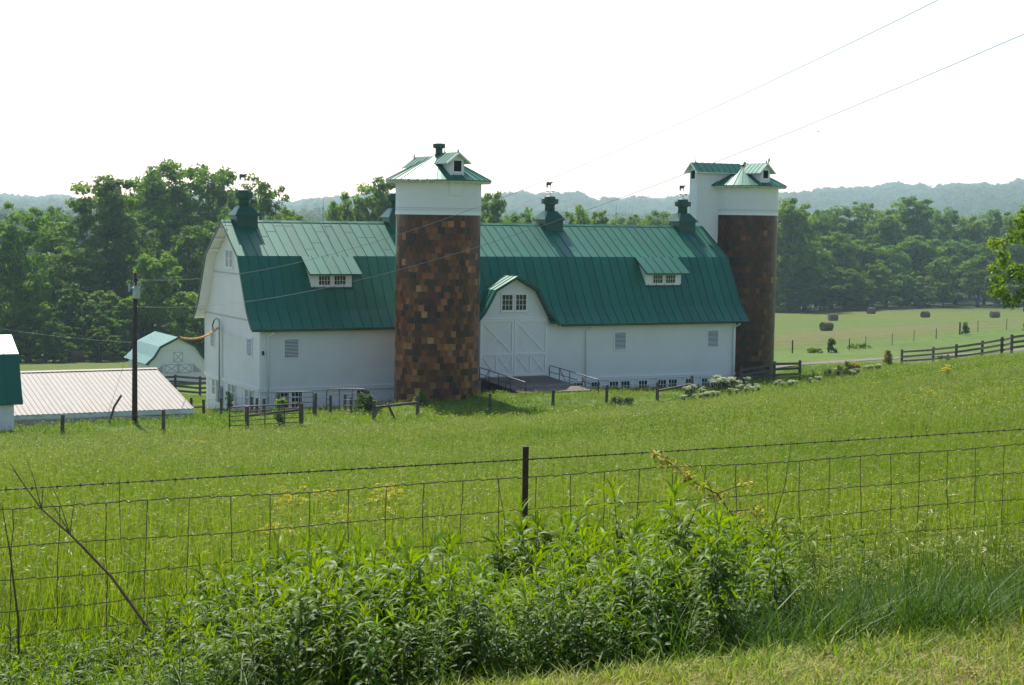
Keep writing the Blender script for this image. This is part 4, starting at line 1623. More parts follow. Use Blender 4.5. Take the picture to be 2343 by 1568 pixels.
def tube_gate(label, a, b_, h, m, bars=6, ups=(.33, .66), z_off=.12):
    t = thing('tube_gate', label, 'gate')
    a = Vector((a[0], a[1], gz(*a) + z_off))
    b_ = Vector((b_[0], b_[1], gz(*b_) + z_off))
    up = Vector((0, 0, h))
    d = (b_ - a).normalized()
    fr = MB()
    fr.tube([a, a + up - Vector((0, 0, .12)), a + up - Vector((0, 0, .04)) + d * .04, a + up + d * .14, b_ + up - d * .14, b_ + up - Vector((0, 0, .04)) - d * .04, b_ + up - Vector((0, 0, .12)), b_], .028, 8)
    fr.build('frame', m, t, True)
    for i in range(bars - 1):
        z = Vector((0, 0, h * (i + .03) / (bars - 1)))
        MB().tube([a + z, b_ + z], .02, 6).build('bar', m, t, True)
    for k in ups:
        p = a.lerp(b_, k)
        MB().bar(p, p + up, .045, .03, up=(0, 1, 0)).build('upright', m, t)
    return t


tube_gate('rusty six bar tube gate standing open in the long grass', (-11.42, 67.0), (-8.75, 68.4), .95, M_RUSTPIPE, 6, (.5, .78), .04)
gp_ = thing('gate_posts', 'grey round gate posts with a rail behind the rusty open gate', 'fence')
for (x, y, h) in ((-10.75, 67.25, 1.0), (-8.72, 68.75, 1.0)):
    fence_post(gp_, x, y, h, .085)
MB().bar((-10.75, 67.35, gz(-10.75, 67.3) + .6), (-8.72, 68.85, gz(-8.7, 68.8) + .72), .09, .10, up=(0, 1, 0)).build('rail', M_OLDWOOD, gp_)
tube_gate('grey tube gate leaning near the basement window pair', (-10.9, 76.6), (-9.1, 76.0), 1.0, M_GATE, 5, (.33, .66))
tube_gate('grey tube gate beside the bush below the silo', (-8.7, 77.9), (-6.75, 76.6), 1.05, M_GATE, 5, (.33, .66))
yf = thing('yard_fence', 'wire yard fence with short grey posts along the foot of the barn wall', 'fence')
yp = [(-15.5, 80.0, 1.05), (-15.25, 82, .9), (-14.12, 80.5, .95), (-12.5, 79.6, .95), (-10.85, 76.9, 1.1), (-9.0, 75.9, 1.15), (-8.45, 77.4, .95), (-6.62, 76.5, 1.2), (-7.5, 77.6, .8), (-12.0, 78, .9), (-11.5, 76.8, .9), (-8.0, 79.4, .9)]
for (x, y, h) in yp:
    fence_post(yf, x, y, h * .92, .07, lean=rnd.uniform(-.03, .03))
MB().bar((-15.5, 80, gz(-15.5, 80) + .5), (-15.25, 82, gz(-15.25, 82) + .5), .08, .1, up=(0, 1, 0)).build('rail', M_OLDWOOD, yf)
w2 = MB()
for (a, b_) in (((-14.12, 80.5), (-12.5, 79.6)), ((-9.0, 76.0), (-8.45, 77.4)), ((-12.5, 79.6), (-10.85, 76.9)), ((-15.25, 82), (-14.12, 80.5))):
    n_ = 12
    for hh in (.12, .32, .55, .8):
        w2.tube([(a[0], a[1], gz(*a) + hh), (b_[0], b_[1], gz(*b_) + hh)], .004, 3, cap=False)
    for i in range(n_):
        x, y = a[0] + (b_[0] - a[0]) * i / n_, a[1] + (b_[1] - a[1]) * i / n_
        w2.tube([(x, y, gz(x, y) + .05), (x, y, gz(x, y) + .8)], .003, 3, cap=False)
w2.build('wire_mesh', M_WIRE, yf, fix=False)['kind'] = 'stuff'
lp = thing('leaning_post', 'single grey post leaning beside the utility pole', 'post')
fence_post(lp, -17.2, 70.3, 1.25, .05, lean=.62)


def board_fence(label, pts, h, rails, group=None, board=.14, m=M_OLDWOOD):
    t = thing('board_fence', label, 'fence', group=group)
    gs_ = [(x, y, gz(x, y)) for x, y in pts]
    for (x, y, z) in gs_:
        MB().bar((x, y, z - .3), (x, y, z + h + .08), .15, .15, up=(0, 1, 0)).build('post', m, t)
    for i in range(len(gs_) - 1):
        a, b_ = Vector(gs_[i]), Vector(gs_[i + 1])
        d = (b_ - a).normalized()
        n_ = Vector((d.y, -d.x, 0)).normalized() * .095
        if n_.y > 0:
            n_ = -n_
        for rr in rails:
            j = rnd.uniform(-.02, .02)
            MB().bar(a + Vector((0, 0, rr + j)) + n_, b_ + Vector((0, 0, rr + rnd.uniform(-.02, .02))) + n_, .03, board).build('board', m, t)
    return t


board_fence('dark board fence on the grassy rise near the gravel road', [(29.2, 124), (30.4, 119.5), (30.9, 115.2), (31.9, 112.4), (32.4, 109.6), (32.2, 106.8), (33.2, 103.6), (34.8, 100.5), (37, 97)], 1.15, (.35, .68, 1.02))
board_fence('short dark board fence in the shade of the dark silo', [(13.4, 96.6), (15.76, 99.3), (17.62, 101.2)], 1.02, (.30, .62, .93))
board_fence('grey four board fence behind the barn gable near the small shed', [(-25.5, 109), (-22.6, 111.2), (-20.6, 109.4), (-18.2, 111.3), (-15, 113.5)], 1.2, (.2, .52, .84, 1.14))
sp = thing('fence_post', 'short brown post among the white flowers beside the board fence', 'post')
x_, y_, _ = sight(1917, 866, 96)
fence_post(sp, x_, y_, .62, .07)
sp = thing('fence_post', 'reddish post wrapped in leafy vine at the board fence end', 'post')
fence_post(sp, 27.9, 122.5, 1.15, .12)

# thin wire fence beyond the drive
tf = thing('farm_fence', 'thin wire fence on slim posts below the hay field', 'fence')
TP = [(23.5, 158, 1.2, .05), (27.09, 160, 1.25, .07), (31.55, 165, 1.35, .1), (34.2, 168, 1.2, .05), (36.6, 171.5, 1.2, .035), (40.6, 177, 1.2, .035), (44.85, 185, 1.3, .035), (48.6, 190, 1.2, .05), (53.45, 198, 1.5, .1), (57.0, 203, 1.4, .04), (62, 208, 1.4, .04)]
for (x, y, h, r) in TP:
    fence_post(tf, x, y, h, r, m=M_DARKWOOD)
w3 = MB()
for i in range(len(TP) - 1):
    a, b_ = TP[i], TP[i + 1]
    for hh in (.4, .8, 1.1):
        w3.tube([(a[0], a[1], gz(a[0], a[1]) + hh), (b_[0], b_[1], gz(b_[0], b_[1]) + hh)], .006, 3, cap=False)
w3.build('wire', M_WIRE, tf, fix=False)

# ------------------------------------------------------------------ round hay bales


def bale_mesh(seed):
    r = random.Random(seed)
    b = MB()
    n, m = 28, 6
    for i in range(m + 1):
        x = -.75 + 1.5 * i / m
        for j in range(n):
            a = 2 * math.pi * j / n
            rr = .68 + .022 * math.sin(3 * a + seed) + r.uniform(-.012, .012) - (.05 if i in (0, m) else 0)
            z = rr * math.sin(a)
            z = max(z, -.6)
            b.v.append((x + r.uniform(-.015, .015), rr * math.cos(a) * 1.02, z + .6))
    for i in range(m):
        for j in range(n):
            a0, a1 = i * n + j, i * n + (j + 1) % n
            b.f.append((a0, a1, a1 + n, a0 + n))
            b.m.append(0)
    b.f += [tuple(range(n))[::-1], tuple(m * n + j for j in range(n))]
    b.m += [0, 0]
    return b.mesh('hay_bale', M_HAY, False)


BALES = [(1890, 757, 230, .5, 'round hay bale closest to the thin wire fence'), (1905, 734, 290, .15, 'upright looking hay bale just behind the one by the thin fence'),
         (1992, 718, 335, .4, 'small round hay bale near the shaded field edge'), (2116, 727, 315, .75, 'round hay bale alone in the middle of the hay field'),
         (2275, 727, 310, .25, 'round hay bale half sunk behind the grassy rise'), (2280, 697, 415, .3, 'round hay bale among the tree trunks at the wood edge'),
         (1783, 712, 345, .2, 'round hay bale peeping out beside the dark silo'), (177, 829, 190, .35, 'large round hay bale by the dense trees behind the sheds')]
for i, (px, py, Y, rot, lab) in enumerate(BALES):
    x, y, z = sight(px, py, Y)
    o = link('hay_bale', bale_mesh(i), None, (x, y, gz(x, y) - .03), rot)
    k = 1.0 if i < 7 else 1.05
    o.scale = (k, k, k)
    tag(o, lab, 'hay bale', 'round hay bales in the mown fields')

# ------------------------------------------------------------------ trees
LEAF = [mat('leaf_mid', (.052, .140, .014), .55, .1, tint=(.125, .220, .026), objrand=.14, transl=.52),
        mat('leaf_light', (.076, .168, .016), .55, .1, tint=(.150, .240, .032), objrand=.12, transl=.53),
        mat('leaf_dark', (.048, .130, .016), .55, .1, tint=(.105, .200, .026), objrand=.12, transl=.5)]


def leaf_cloud(r, centers, radii, per, size, flat=.75, droop=0.):
    """many rhombic leaf faces scattered in clumps"""
    n = len(centers) * per
    c = np.repeat(centers, per, 0)
    rad = np.repeat(radii, per)[:, None]
    d = r.normal(size=(n, 3))
    d /= np.linalg.norm(d, axis=1, keepdims=True)
    rr = r.random((n, 1)) ** .45
    p = c + d * rr * rad * np.array([1, 1, flat])
    nrm = d * .55 + r.normal(size=(n, 3)) * .6 + np.array([0, 0, .45])
    nrm /= np.linalg.norm(nrm, axis=1, keepdims=True)
    t = r.normal(size=(n, 3)) + np.array([0, 0, -droop])
    t -= (t * nrm).sum(1, keepdims=True) * nrm
    t /= np.linalg.norm(t, axis=1, keepdims=True)
    b = np.cross(nrm, t)
    s = size * (.65 + .7 * r.random((n, 1)))
    v = np.stack([p - t * s, p + b * s * .48 + nrm * s * .12, p + t * s, p - b * s * .48 + nrm * s * .12], 1).reshape(-1, 3)
    f = np.arange(4 * n).reshape(-1, 4)
    tint = np.clip(np.repeat(r.random(len(centers)), per) * .6 + r.random(n) * .45, 0, 1)
    return v, f, tint


def make_tree(seed, H, Rc, zb, shape, nclump, per, lsize, lmat, open_=0., multi=1):
    """shape(t): crown radius factor for t=0 bottom..1 top"""
    r = np.random.default_rng(seed)
    ph = r.random(4) * 6.28
    # boughs first, then leaf clumps over the upper side of each bough: billows with dark gaps between
    nb = max(10, nclump // 9)
    bo = []
    while len(bo) < nb:
        t = (len(bo) + r.random()) / nb
        th = len(bo) * 2.4 + r.normal() * .5
        lob = 1 + .18 * math.sin(3 * th + ph[0] + 2 * t) + .12 * math.sin(5 * th + ph[1] - 4 * t)
        rad = Rc * shape(t) * lob
        k = .2 + .58 * r.random() if t < .9 else .2 * r.random()
        br = (.115 + .075 * r.random()) * H * (.62 if open_ >= .5 else 1) * (1 - .35 * max(0, t - .6))
        bo.append((rad * k * math.cos(th), rad * k * math.sin(th), zb + (H - zb) * (.05 + .86 * t), br))
    cs, rd = [], []
    per_b = max(4, nclump // nb)
    for (x0, y0, z0, br) in bo:
        for _ in range(per_b):
            d = r.normal(size=3)
            d[2] = d[2] * .85 + .12
            d /= np.linalg.norm(d)
            kk = br * (.55 + .45 * r.random())
            cs.append((x0 + d[0] * kk * 1.15, y0 + d[1] * kk * 1.15, z0 + d[2] * kk * .85))
            rd.append((.030 + .026 * r.random()) * H * (.8 if open_ >= .5 else 1))
    cs, rd = np.array(cs), np.array(rd)
    nclump = len(cs)
    v, f, ti = leaf_cloud(r, cs, rd, per, lsize, droop=.4)
    crown = mesh_np('crown', v, f, [lmat], tint=ti)
    b = MB()
    for m_ in range(multi):
        ox, oy = (0, 0) if multi == 1 else (r.normal() * .5, r.normal() * .5)
        tr_ = []
        for i in range(8):
            t = i / 7
            tr_.append((ox * (1 + 2 * t) + .03 * H * math.sin(2 * t + ph[0]) * t, oy * (1 + 2 * t) + .03 * H * math.cos(2.3 * t + ph[1]) * t, -.4 + (H * .86 + .4) * t))
        r0 = .018 * H / (1 if multi == 1 else 1.5)
        b.tube(tr_, [r0 * (1.25 if i == 0 else 1) * (1 - .88 * i / 7) for i in range(8)], 8)
        order = r.permutation(nclump)[:26]
        for q_ in order:
            c = cs[q_]
            base = max(.16, min(.8, (c[2] / H) - .22 - .1 * r.random()))
            i = base * 7
            i0 = int(i)
            p0 = Vector(tr_[i0]).lerp(Vector(tr_[min(i0 + 1, 7)]), i - i0)
            p1 = Vector(c)
            mid = p0.lerp(p1, .5) + Vector((0, 0, -.04 * H + .05 * H * r.random()))
            b.tube([p0, p0.lerp(mid, .6), mid, p1], [r0 * .42 * (1 - base * .5), r0 * .32 * (1 - base * .5), r0 * .22, r0 * .06], 5, cap=False)
    trunk = b.mesh('trunk', M_BARK, True)
    return trunk, crown


egg = lambda t: math.sin(math.pi * min(1, (.12 + .88 * t)) ** .8) ** .7
dome = lambda t: (1 - (max(t, 0) ** 2.2)) ** .5 * (.75 + .25 * min(1, t * 4))
spire = lambda t: (1 - t) ** .8 * .9 + .12
vase = lambda t: (.45 + .75 * t) * (1 - t ** 5) ** .5
V = {}
V['broad'] = make_tree(1, 25, 7.6, 3.5, egg, 270, 64, .33, LEAF[0])
V['broad2'] = make_tree(2, 25, 7.0, 2.5, dome, 270, 64, .33, LEAF[1])
V['tall'] = make_tree(3, 26, 5.6, 4.0, egg, 260, 64, .33, LEAF[0])
V['open'] = make_tree(4, 24, 5.6, 6.0, vase, 190, 44, .28, LEAF[0], open_=.55)
V['open2'] = make_tree(9, 24, 6.2, 5.0, egg, 190, 46, .28, LEAF[1], open_=.55)
V['spire'] = make_tree(5, 24, 4.6, 1.5, spire, 200, 60, .32, LEAF[0], open_=.2)
V['round'] = make_tree(6, 15, 5.6, 1.8, dome, 170, 66, .26, LEAF[1], multi=2)
V['bushy'] = make_tree(7, 11, 5.0, .2, dome, 160, 66, .24, LEAF[2], multi=3)
V['dark'] = make_tree(8, 24, 6.6, 2.0, egg, 260, 64, .33, LEAF[2])
NATH = dict(broad=25.5, broad2=25.5, tall=26.5, open=24.5, open2=24.5, spire=24.3, round=15.6, bushy=11.4, dark=24.5)
NATR = dict(broad=8.4, broad2=7.8, tall=6.4, open=6.6, open2=6.8, spire=4.8, round=6.2, bushy=5.6, dark=7.4)


def tree(kind, px, top, half, Y, label, group, name='tree', sink=0.):
    x, y, zt = sight(px, top, Y)
    g = gz(x, y) - sink
    t = thing(name, label, 'tree', (x, y, g), rnd.random() * 6.28, group)
    sz = (zt - g) / NATH[kind]
    sx = 1.22 * half * Y / FPX / NATR[kind]
    t.scale = (sx, sx, sz)
    for nm, me in zip(('trunk', 'crown'), V[kind]):
        o = link(nm, me, t)
    return t


GL, GB, GR = 'trees behind the sheds', 'trees showing above the barn roof', 'trees along the far side of the hay field'
LBL = dict(broad='broad full crowned green tree', broad2='broad yellow green tree', tall='tall oval crowned tree', open='thin open crowned tree', open2='loose pale crowned tree', spire='narrow pointed tree',
           round='low rounded bright green tree', bushy='low dark bushy tree', dark='dark dense crowned tree')
WHERE = {GL: ((130, 'in the wood behind the green roofed barn'), (330, 'in the wood behind the low shed'), (480, 'in the wood behind the utility pole'), (9999, 'in the wood beside the barn gable')),
         GB: ((950, 'above the roof between gable cupola and brown silo'), (1240, 'above the roof between brown silo and cow weathervane'), (1480, 'above the roof between the two cow weathervanes'), (9999, 'above the roof beside the dark silo')),
         GR: ((1900, 'in the wood next to the dark silo'), (2110, 'in the wood behind the smaller hay bales'), (2240, 'in the wood behind the lone middle hay bale'), (9999, 'in the wood behind the young leafy tree'))}


def trees(lst, grp):
    for (k, px, top, half, Y) in lst:
        for lim, txt in WHERE[grp]:
            if px < lim:
                break
        tree(k, px, top, half, Y, LBL[k] + ' ' + txt, grp)


trees([('spire', 38, 468, 62, 196), ('broad', 235, 398, 122, 222), ('tall', 395, 362, 92, 240), ('broad2', 345, 392, 80, 250), ('tall', 492, 378, 66, 246), ('open', 588, 382, 84, 214),
       ('round', 362, 572, 112, 200), ('broad', 120, 470, 75, 236), ('dark', 455, 500, 80, 225), ('bushy', 165, 645, 92, 196), ('round', 235, 660, 85, 205), ('bushy', 60, 690, 85, 192),
       ('bushy', 285, 690, 80, 198), ('round', 110, 610, 80, 212), ('bushy', 420, 700, 70, 206), ('round', -25, 640, 90, 200), ('spire', 175, 560, 60, 214), ('dark', 0, 560, 80, 226),
       ('dark', 300, 520, 90, 232), ('bushy', 125, 735, 65, 188), ('bushy', 345, 715, 65, 200), ('bushy', 470, 735, 60, 204), ('broad2', 650, 470, 70, 250), ('bushy', 230, 745, 60, 191),
       ('open2', 540, 420, 60, 236), ('dark', 555, 520, 80, 260)], GL)
trees([('broad2', 790, 432, 62, 232), ('broad', 862, 402, 78, 236), ('open', 925, 440, 60, 240), ('open2', 1128, 425, 74, 236), ('open', 1195, 462, 62, 226), ('broad2', 1325, 462, 48, 230), ('open2', 1372, 470, 48, 240),
       ('round', 1250, 500, 70, 246), ('open2', 1455, 482, 60, 320), ('broad2', 1500, 476, 56, 360), ('broad', 1555, 486, 64, 350), ('broad2', 1420, 492, 60, 380), ('broad2', 1610, 470, 66, 380), ('round', 1080, 490, 60, 250),
       ('broad', 1700, 470, 70, 370), ('dark', 1000, 470, 80, 260), ('round', 760, 488, 56, 236), ('round', 700, 492, 60, 300), ('broad2', 665, 480, 50, 330), ('open', 1160, 480, 50, 250), ('round', 1400, 498, 60, 300), ('round', 1480, 500, 60, 280), ('open2', 1090, 455, 50, 262)], GB)
trees([('broad2', 1812, 446, 70, 352), ('dark', 1780, 470, 70, 360), ('broad', 1872, 478, 62, 380), ('tall', 1925, 470, 50, 400), ('open2', 1975, 452, 60, 420), ('broad2', 2030, 475, 60, 410), ('broad', 2085, 448, 92, 440), ('dark', 2165, 470, 60, 450),
       ('broad2', 2225, 490, 55, 440), ('broad', 2275, 478, 62, 460), ('tall', 2330, 490, 50, 430), ('broad2', 1845, 545, 66, 362), ('broad', 1905, 530, 72, 372), ('broad2', 1965, 545, 70, 385), ('broad', 2030, 560, 66, 388), ('broad2', 2100, 535, 75, 400),
       ('dark', 2190, 545, 62, 410), ('broad', 2255, 555, 58, 405), ('broad2', 2320, 540, 60, 412), ('round', 1835, 600, 60, 352), ('round', 1890, 615, 62, 356), ('dark', 1935, 610, 55, 360), ('round', 2005, 600, 58, 372),
       ('round', 2060, 625, 52, 378), ('round', 2155, 588, 56, 386), ('open2', 2240, 580, 55, 390), ('round', 2310, 600, 60, 398), ('bushy', 1815, 640, 60, 346), ('bushy', 1965, 640, 60, 366), ('bushy', 2110, 660, 40, 380), ('tall', 2400, 470, 60, 430), ('broad', 2420, 540, 70, 410)], GR)

# shrubs and bushes


def shrub(label, x, y, h, w, seed, m, size=.05, per=60, ncl=26, grp=None):
    r = np.random.default_rng(seed)
    th = r.random(ncl) * 6.283
    k = r.random(ncl) ** .5
    t = r.random(ncl)
    cs = np.stack([w * k * np.cos(th) * (1 - .5 * t), w * k * np.sin(th) * (1 - .5 * t), h * (.12 + .8 * t)], 1)
    v, f, ti = leaf_cloud(r, cs, np.full(ncl, .22 * (h + w) * .5), per, size, .9)
    root = thing('shrub', label, 'shrub', (x, y, gz(x, y)), 0, grp)
    link('foliage', mesh_np('foliage', v, f, [m], tint=ti), root)
    b = MB()
    for i in range(7):
        c = cs[i]
        b.tube([(0, 0, -.05), (c[0] * .4, c[1] * .4, c[2] * .5), tuple(c)], [.02, .014, .005], 5)
    link('stem', b.mesh('stem', M_BARK), root)
    return root


M_VINE = mat('vine_leaf', (.20, .23, .03), .5, .2, tint=(.38, .34, .09), transl=.48)
M_SHRUB = mat('shrub_leaf', (.045, .085, .018), .55, .25, tint=(.085, .12, .03), transl=.35)
shrub('small dark cedar bush beside a slim post of the thin fence', *sight(1902, 806, 164.5)[:2], 1.5, .42, 1, LEAF[0], .10, 40)
shrub('small dark cedar bush at the thin fence below the wood', *sight(2208, 764, 197)[:2], 1.5, .5, 2, LEAF[0], .10, 40)
shrub('pale leafy clump at the foot of the thin fence', *sight(1862, 810, 163)[:2], .45, 1.0, 3, LEAF[1], .10, 24)
shrub('pale green weeds along the thin fence line', *sight(1965, 795, 171)[:2], .4, 1.4, 4, LEAF[1], .10, 20)
shrub('tangled bush around a gate post below the silo', -6.72, 76.2, .95, .75, 5, M_SHRUB, .055, 70, 30)
shrub('bright leafed sapling behind the rusty open gate', -9.75, 69.6, 1.15, .35, 6, LEAF[1], .10, 26, 16)
shrub('slim dark vine climbing the gable wall corner', *fw(-.35, 4.0), 1.2, .18, 7, LEAF[2], .06, 30, 14)
shrub('yellow green vine heaped on the reddish fence post', 27.8, 122.2, 1.2, .5, 8, M_VINE, .09, 34, 20)
shrub('russet and green weeds beneath the board fence', 30.6, 117.3, .55, .6, 9, LEAF[1], .08, 30, 16)
shrub('dusty bush by the short brown post', *sight(1945, 868, 95)[:2], .75, .8, 10, M_VINE, .07, 60, 24)
shrub('dark low weeds around the fence posts below the ramp', *sight(1420, 934, 82)[:2], .42, .9, 11, M_SHRUB, .05, 70, 24)
shrub('tall yellow weed beside the silo base', *sight(962, 905, 80)[:2], .75, .4, 12, LEAF[1], .05, 50, 20)

# the young tree that reaches in from the right
LM_NEAR = mat('near_tree_leaf', (.060, .135, .014), .45, .2, tint=(.15, .235, .026), transl=.5)


def near_tree():
    r = np.random.default_rng(21)
    Y = 52
    x, y, _ = sight(2447, 800, Y)
    g = gz(x, y)
    root = thing('tree', 'young leafy tree reaching in over the board fence', 'tree', (x, y, g))
    zt = sight(2400, 425, Y)[2] - g
    z0 = sight(2400, 760, Y)[2] - g
    n = 230
    t = r.random(n)
    th = r.random(n) * 6.283
    sh = np.sin(np.pi * (.1 + .85 * t)) ** .6
    k = r.random(n) ** .45
    cs = np.stack([2.55 * sh * k * np.cos(th), 2.3 * sh * k * np.sin(th), z0 + (zt - z0) * t], 1)
    v, f, ti = leaf_cloud(r, cs, np.full(n, .30), 60, .085, .7, droop=.5)
    link('crown', mesh_np('crown', v, f, [LM_NEAR], tint=ti), root)
    b = MB()
    b.tube([(0, 0, -.3), (.05, 0, 1.2), (0, .1, zt * .55), (.1, 0, zt * .9)], [.15, .12, .07, .02], 9)
    for i in range(40):
        c = Vector(cs[i])
        zz = max(.9, c.z - 1.0)
        b.tube([(0, 0, zz), (c.x * .5, c.y * .5, (zz + c.z) / 2 + .1), tuple(c)], [.035, .02, .006], 5, cap=False)
    link('trunk', b.mesh('trunk', M_BARK, True), root)


near_tree()

# the far wooded hills: one mass of crowns
FARLEAF = mat('far_leaf', (.050, .110, .016), .7, .1, tint=(.090, .150, .024), objrand=.22, transl=.25)


def far_crown(seed):
    r = np.random.default_rng(seed)
    n = 34
    th = r.random(n) * 6.283
    t = r.random(n)
    rad = 5.4 * np.sqrt(np.maximum(.05, 1 - (t * .98) ** 2)) * (.75 + .3 * r.random(n))
    cs = np.stack([rad * np.cos(th), rad * np.sin(th), 3.5 + 9.0 * t], 1)
    v, f, ti = leaf_cloud(r, cs, np.full(n, 1.9), 17, .95, .8)
    return mesh_np('far_crown', v, f, [FARLEAF], tint=ti)


def far_wood():
    r = np.random.default_rng(31)
    n = 32000
    th = np.radians(r.uniform(-20.5, 20.5, n))
    rr = r.uniform(560 ** 1.6, 3700 ** 1.6, n) ** (1 / 1.6)
    x, y = rr * np.sin(th), rr * np.cos(th)
    z = ground(x, y) - .8
    sc = r.uniform(.8, 1.35, n)
    sc *= np.interp(rr, [600, 1500, 3300], [1.0, 1.25, 1.4]) * r.choice([1, 1, 1, 1.2], n)
    o = scatter('far_wood', np.stack([x, y, z], 1), r.random(n) * 6.28, sc, r.integers(0, 5, n), [far_crown(40 + i) for i in range(5)])
    tag(o, 'hazy wooded hills stretching along the horizon', 'woodland')


far_wood()

# ------------------------------------------------------------------ grass


def blades(r, n, spread, h0, h1, w, bend, seg=3):
    """n curved tapered blades"""
    V_, F_ = [], []
    a = r.random(n) * 6.283
    rad = spread * np.sqrt(r.random(n))
    bx, by = rad * np.cos(a), rad * np.sin(a)
    hh = r.uniform(h0, h1, n)
    d = r.random(n) * 6.283
    bd = bend * (.3 + r.random(n))
    wd = w * (.7 + .6 * r.random(n))
    verts = np.zeros((n, 2 * seg + 1, 3))
    for i in range(seg + 1):
        t = i / seg
        px = bx + np.cos(d) * bd * hh * t ** 2
        py = by + np.sin(d) * bd * hh * t ** 2
        pz_ = hh * (t - .25 * bd * t ** 2) - .03
        if i < seg:
            k = (1 - t * .75) * .5
            verts[:, 2 * i] = np.stack([px - np.sin(d) * wd * k, py + np.cos(d) * wd * k, pz_], 1)
            verts[:, 2 * i + 1] = np.stack([px + np.sin(d) * wd * k, py - np.cos(d) * wd * k, pz_], 1)
        else:
            verts[:, 2 * seg] = np.stack([px, py, pz_], 1)
    base = (np.arange(n) * (2 * seg + 1))[:, None]
    quads = np.concatenate([base + np.array([[2 * i, 2 * i + 1, 2 * i + 3, 2 * i + 2]]) for i in range(seg - 1)], 0)
    tris = base + np.array([[2 * seg - 2, 2 * seg - 1, 2 * seg]])
    tris4 = np.concatenate([tris, tris[:, 2:]], 1)
    return verts.reshape(-1, 3), quads, tris


def clump(seed, n, spread, h0, h1, w, bend, nseed, mats, head=.07, hw=.012, seg=3):
    r = np.random.default_rng(seed)
    v, qd, tr_ = blades(r, n, spread, h0, h1, w, bend, seg)
    vs, fs, mi = [v], [], []
    faces = [tuple(q_) for q_ in qd] + [tuple(t) for t in tr_]
    mi = [0] * len(faces)
    verts = [tuple(p) for p in v]
    for i in range(nseed):
        a, rad = r.random() * 6.283, spread * math.sqrt(r.random())
        x, y = rad * math.cos(a), rad * math.sin(a)
        h = h1 * r.uniform(.95, 1.35)
        d = r.random() * 6.283
        bd = .22 * r.random() + .04
        tip = (x + math.cos(d) * bd * h, y + math.sin(d) * bd * h, h)
        mid = (x + math.cos(d) * bd * h * .3, y + math.sin(d) * bd * h * .3, h * .55)
        k = len(verts)
        ww = w * .22
        sx, sy = -math.sin(d) * ww, math.cos(d) * ww
        verts += [(x - sx, y - sy, 0), (x + sx, y + sy, 0), (mid[0] + sx, mid[1] + sy, mid[2]), (mid[0] - sx, mid[1] - sy, mid[2]), (tip[0] + sx * .6, tip[1] + sy * .6, tip[2]), (tip[0] - sx * .6, tip[1] - sy * .6, tip[2])]
        faces += [(k, k + 1, k + 2, k + 3), (k + 3, k + 2, k + 4, k + 5)]
        mi += [0, 0]
        # loose drooping panicle
        for q_ in range(5):
            k = len(verts)
            e = np.array(tip) + np.array([math.cos(d), math.sin(d), -.25]) * (q_ * .28 * head) + r.normal(size=3) * head * .16 - np.array([0, 0, head * .2])
            dr = np.array([math.cos(d + r.normal() * .9), math.sin(d + r.normal() * .9), r.normal() * .5 - .1]) * head * .42
            sd = np.cross(dr, r.normal(size=3))
            sd = sd / (np.linalg.norm(sd) + 1e-9) * hw
            verts += [tuple(e - dr), tuple(e + sd), tuple(e + dr), tuple(e - sd)]
            faces += [(k, k + 1, k + 2, k + 3)]
            mi += [1]
    me = bpy.data.meshes.new('grass_clump')
    me.from_pydata(verts, [], faces)
    for m_ in mats:
        me.materials.append(m_)
    me.polygons.foreach_set('material_index', mi)
    me.update()
    return me


def grass_mat(name, c1, c2, c3, transl=.42, rough=.42, spec=.4, scale=.09):
    """blade colour drifts with the place a clump stands in"""
    m = bpy.data.materials.new(name)
    m.use_nodes = True
    N, L = m.node_tree.nodes, m.node_tree.links
    b = N['Principled BSDF']
    b.inputs['Roughness'].default_value = rough
    b.inputs['Specular IOR Level'].default_value = spec
    oi = N.new('ShaderNodeObjectInfo')
    nz = N.new('ShaderNodeTexNoise')
    nz.inputs['Scale'].default_value = scale
    nz.inputs['Detail'].default_value = 4
    L.new(oi.outputs['Location'], nz.inputs['Vector'])
    mr = N.new('ShaderNodeMapRange')
    mr.inputs[1].default_value = .36
    mr.inputs[2].default_value = .64
    L.new(nz.outputs['Fac'], mr.inputs[0])
    m1 = N.new('ShaderNodeMix')
    m1.data_type = 'RGBA'
    L.new(mr.outputs[0], m1.inputs['Factor'])
    m1.inputs[6].default_value = (*c1, 1)
    m1.inputs[7].default_value = (*c2, 1)
    m2 = N.new('ShaderNodeMix')
    m2.data_type = 'RGBA'
    mr2 = N.new('ShaderNodeMapRange')
    mr2.inputs[1].default_value = .55
    mr2.inputs[2].default_value = 1.0
    mr2.inputs[4].default_value = .8
    L.new(oi.outputs['Random'], mr2.inputs[0])
    L.new(mr2.outputs[0], m2.inputs['Factor'])
    L.new(m1.outputs[2], m2.inputs[6])
    m2.inputs[7].default_value = (*c3, 1)
    L.new(m2.outputs[2], b.inputs['Base Color'])
    tr_ = N.new('ShaderNodeBsdfTranslucent')
    hs = N.new('ShaderNodeHueSaturation')
    hs.inputs['Value'].default_value = 1.5
    hs.inputs['Hue'].default_value = .488
    L.new(m2.outputs[2], hs.inputs['Color'])
    L.new(hs.outputs[0], tr_.inputs['Color'])
    ms = N.new('ShaderNodeMixShader')
    ms.inputs[0].default_value = transl
    L.new(b.outputs[0], ms.inputs[1])
    L.new(tr_.outputs[0], ms.inputs[2])
    L.new(ms.outputs[0], N['Material Output'].inputs[0])
    return m


M_GRASS = grass_mat('meadow_grass', (.058, .172, .004), (.135, .225, .006), (.195, .225, .022), transl=.48, spec=.10, rough=.5)
M_SEED = mat('grass_seedhead', (.21, .25, .06), .45, .3, objrand=.2, transl=.4)
M_VERGE = grass_mat('verge_grass', (.13, .24, .010), (.21, .27, .020), (.34, .32, .09), scale=.9, spec=.16, rough=.5)


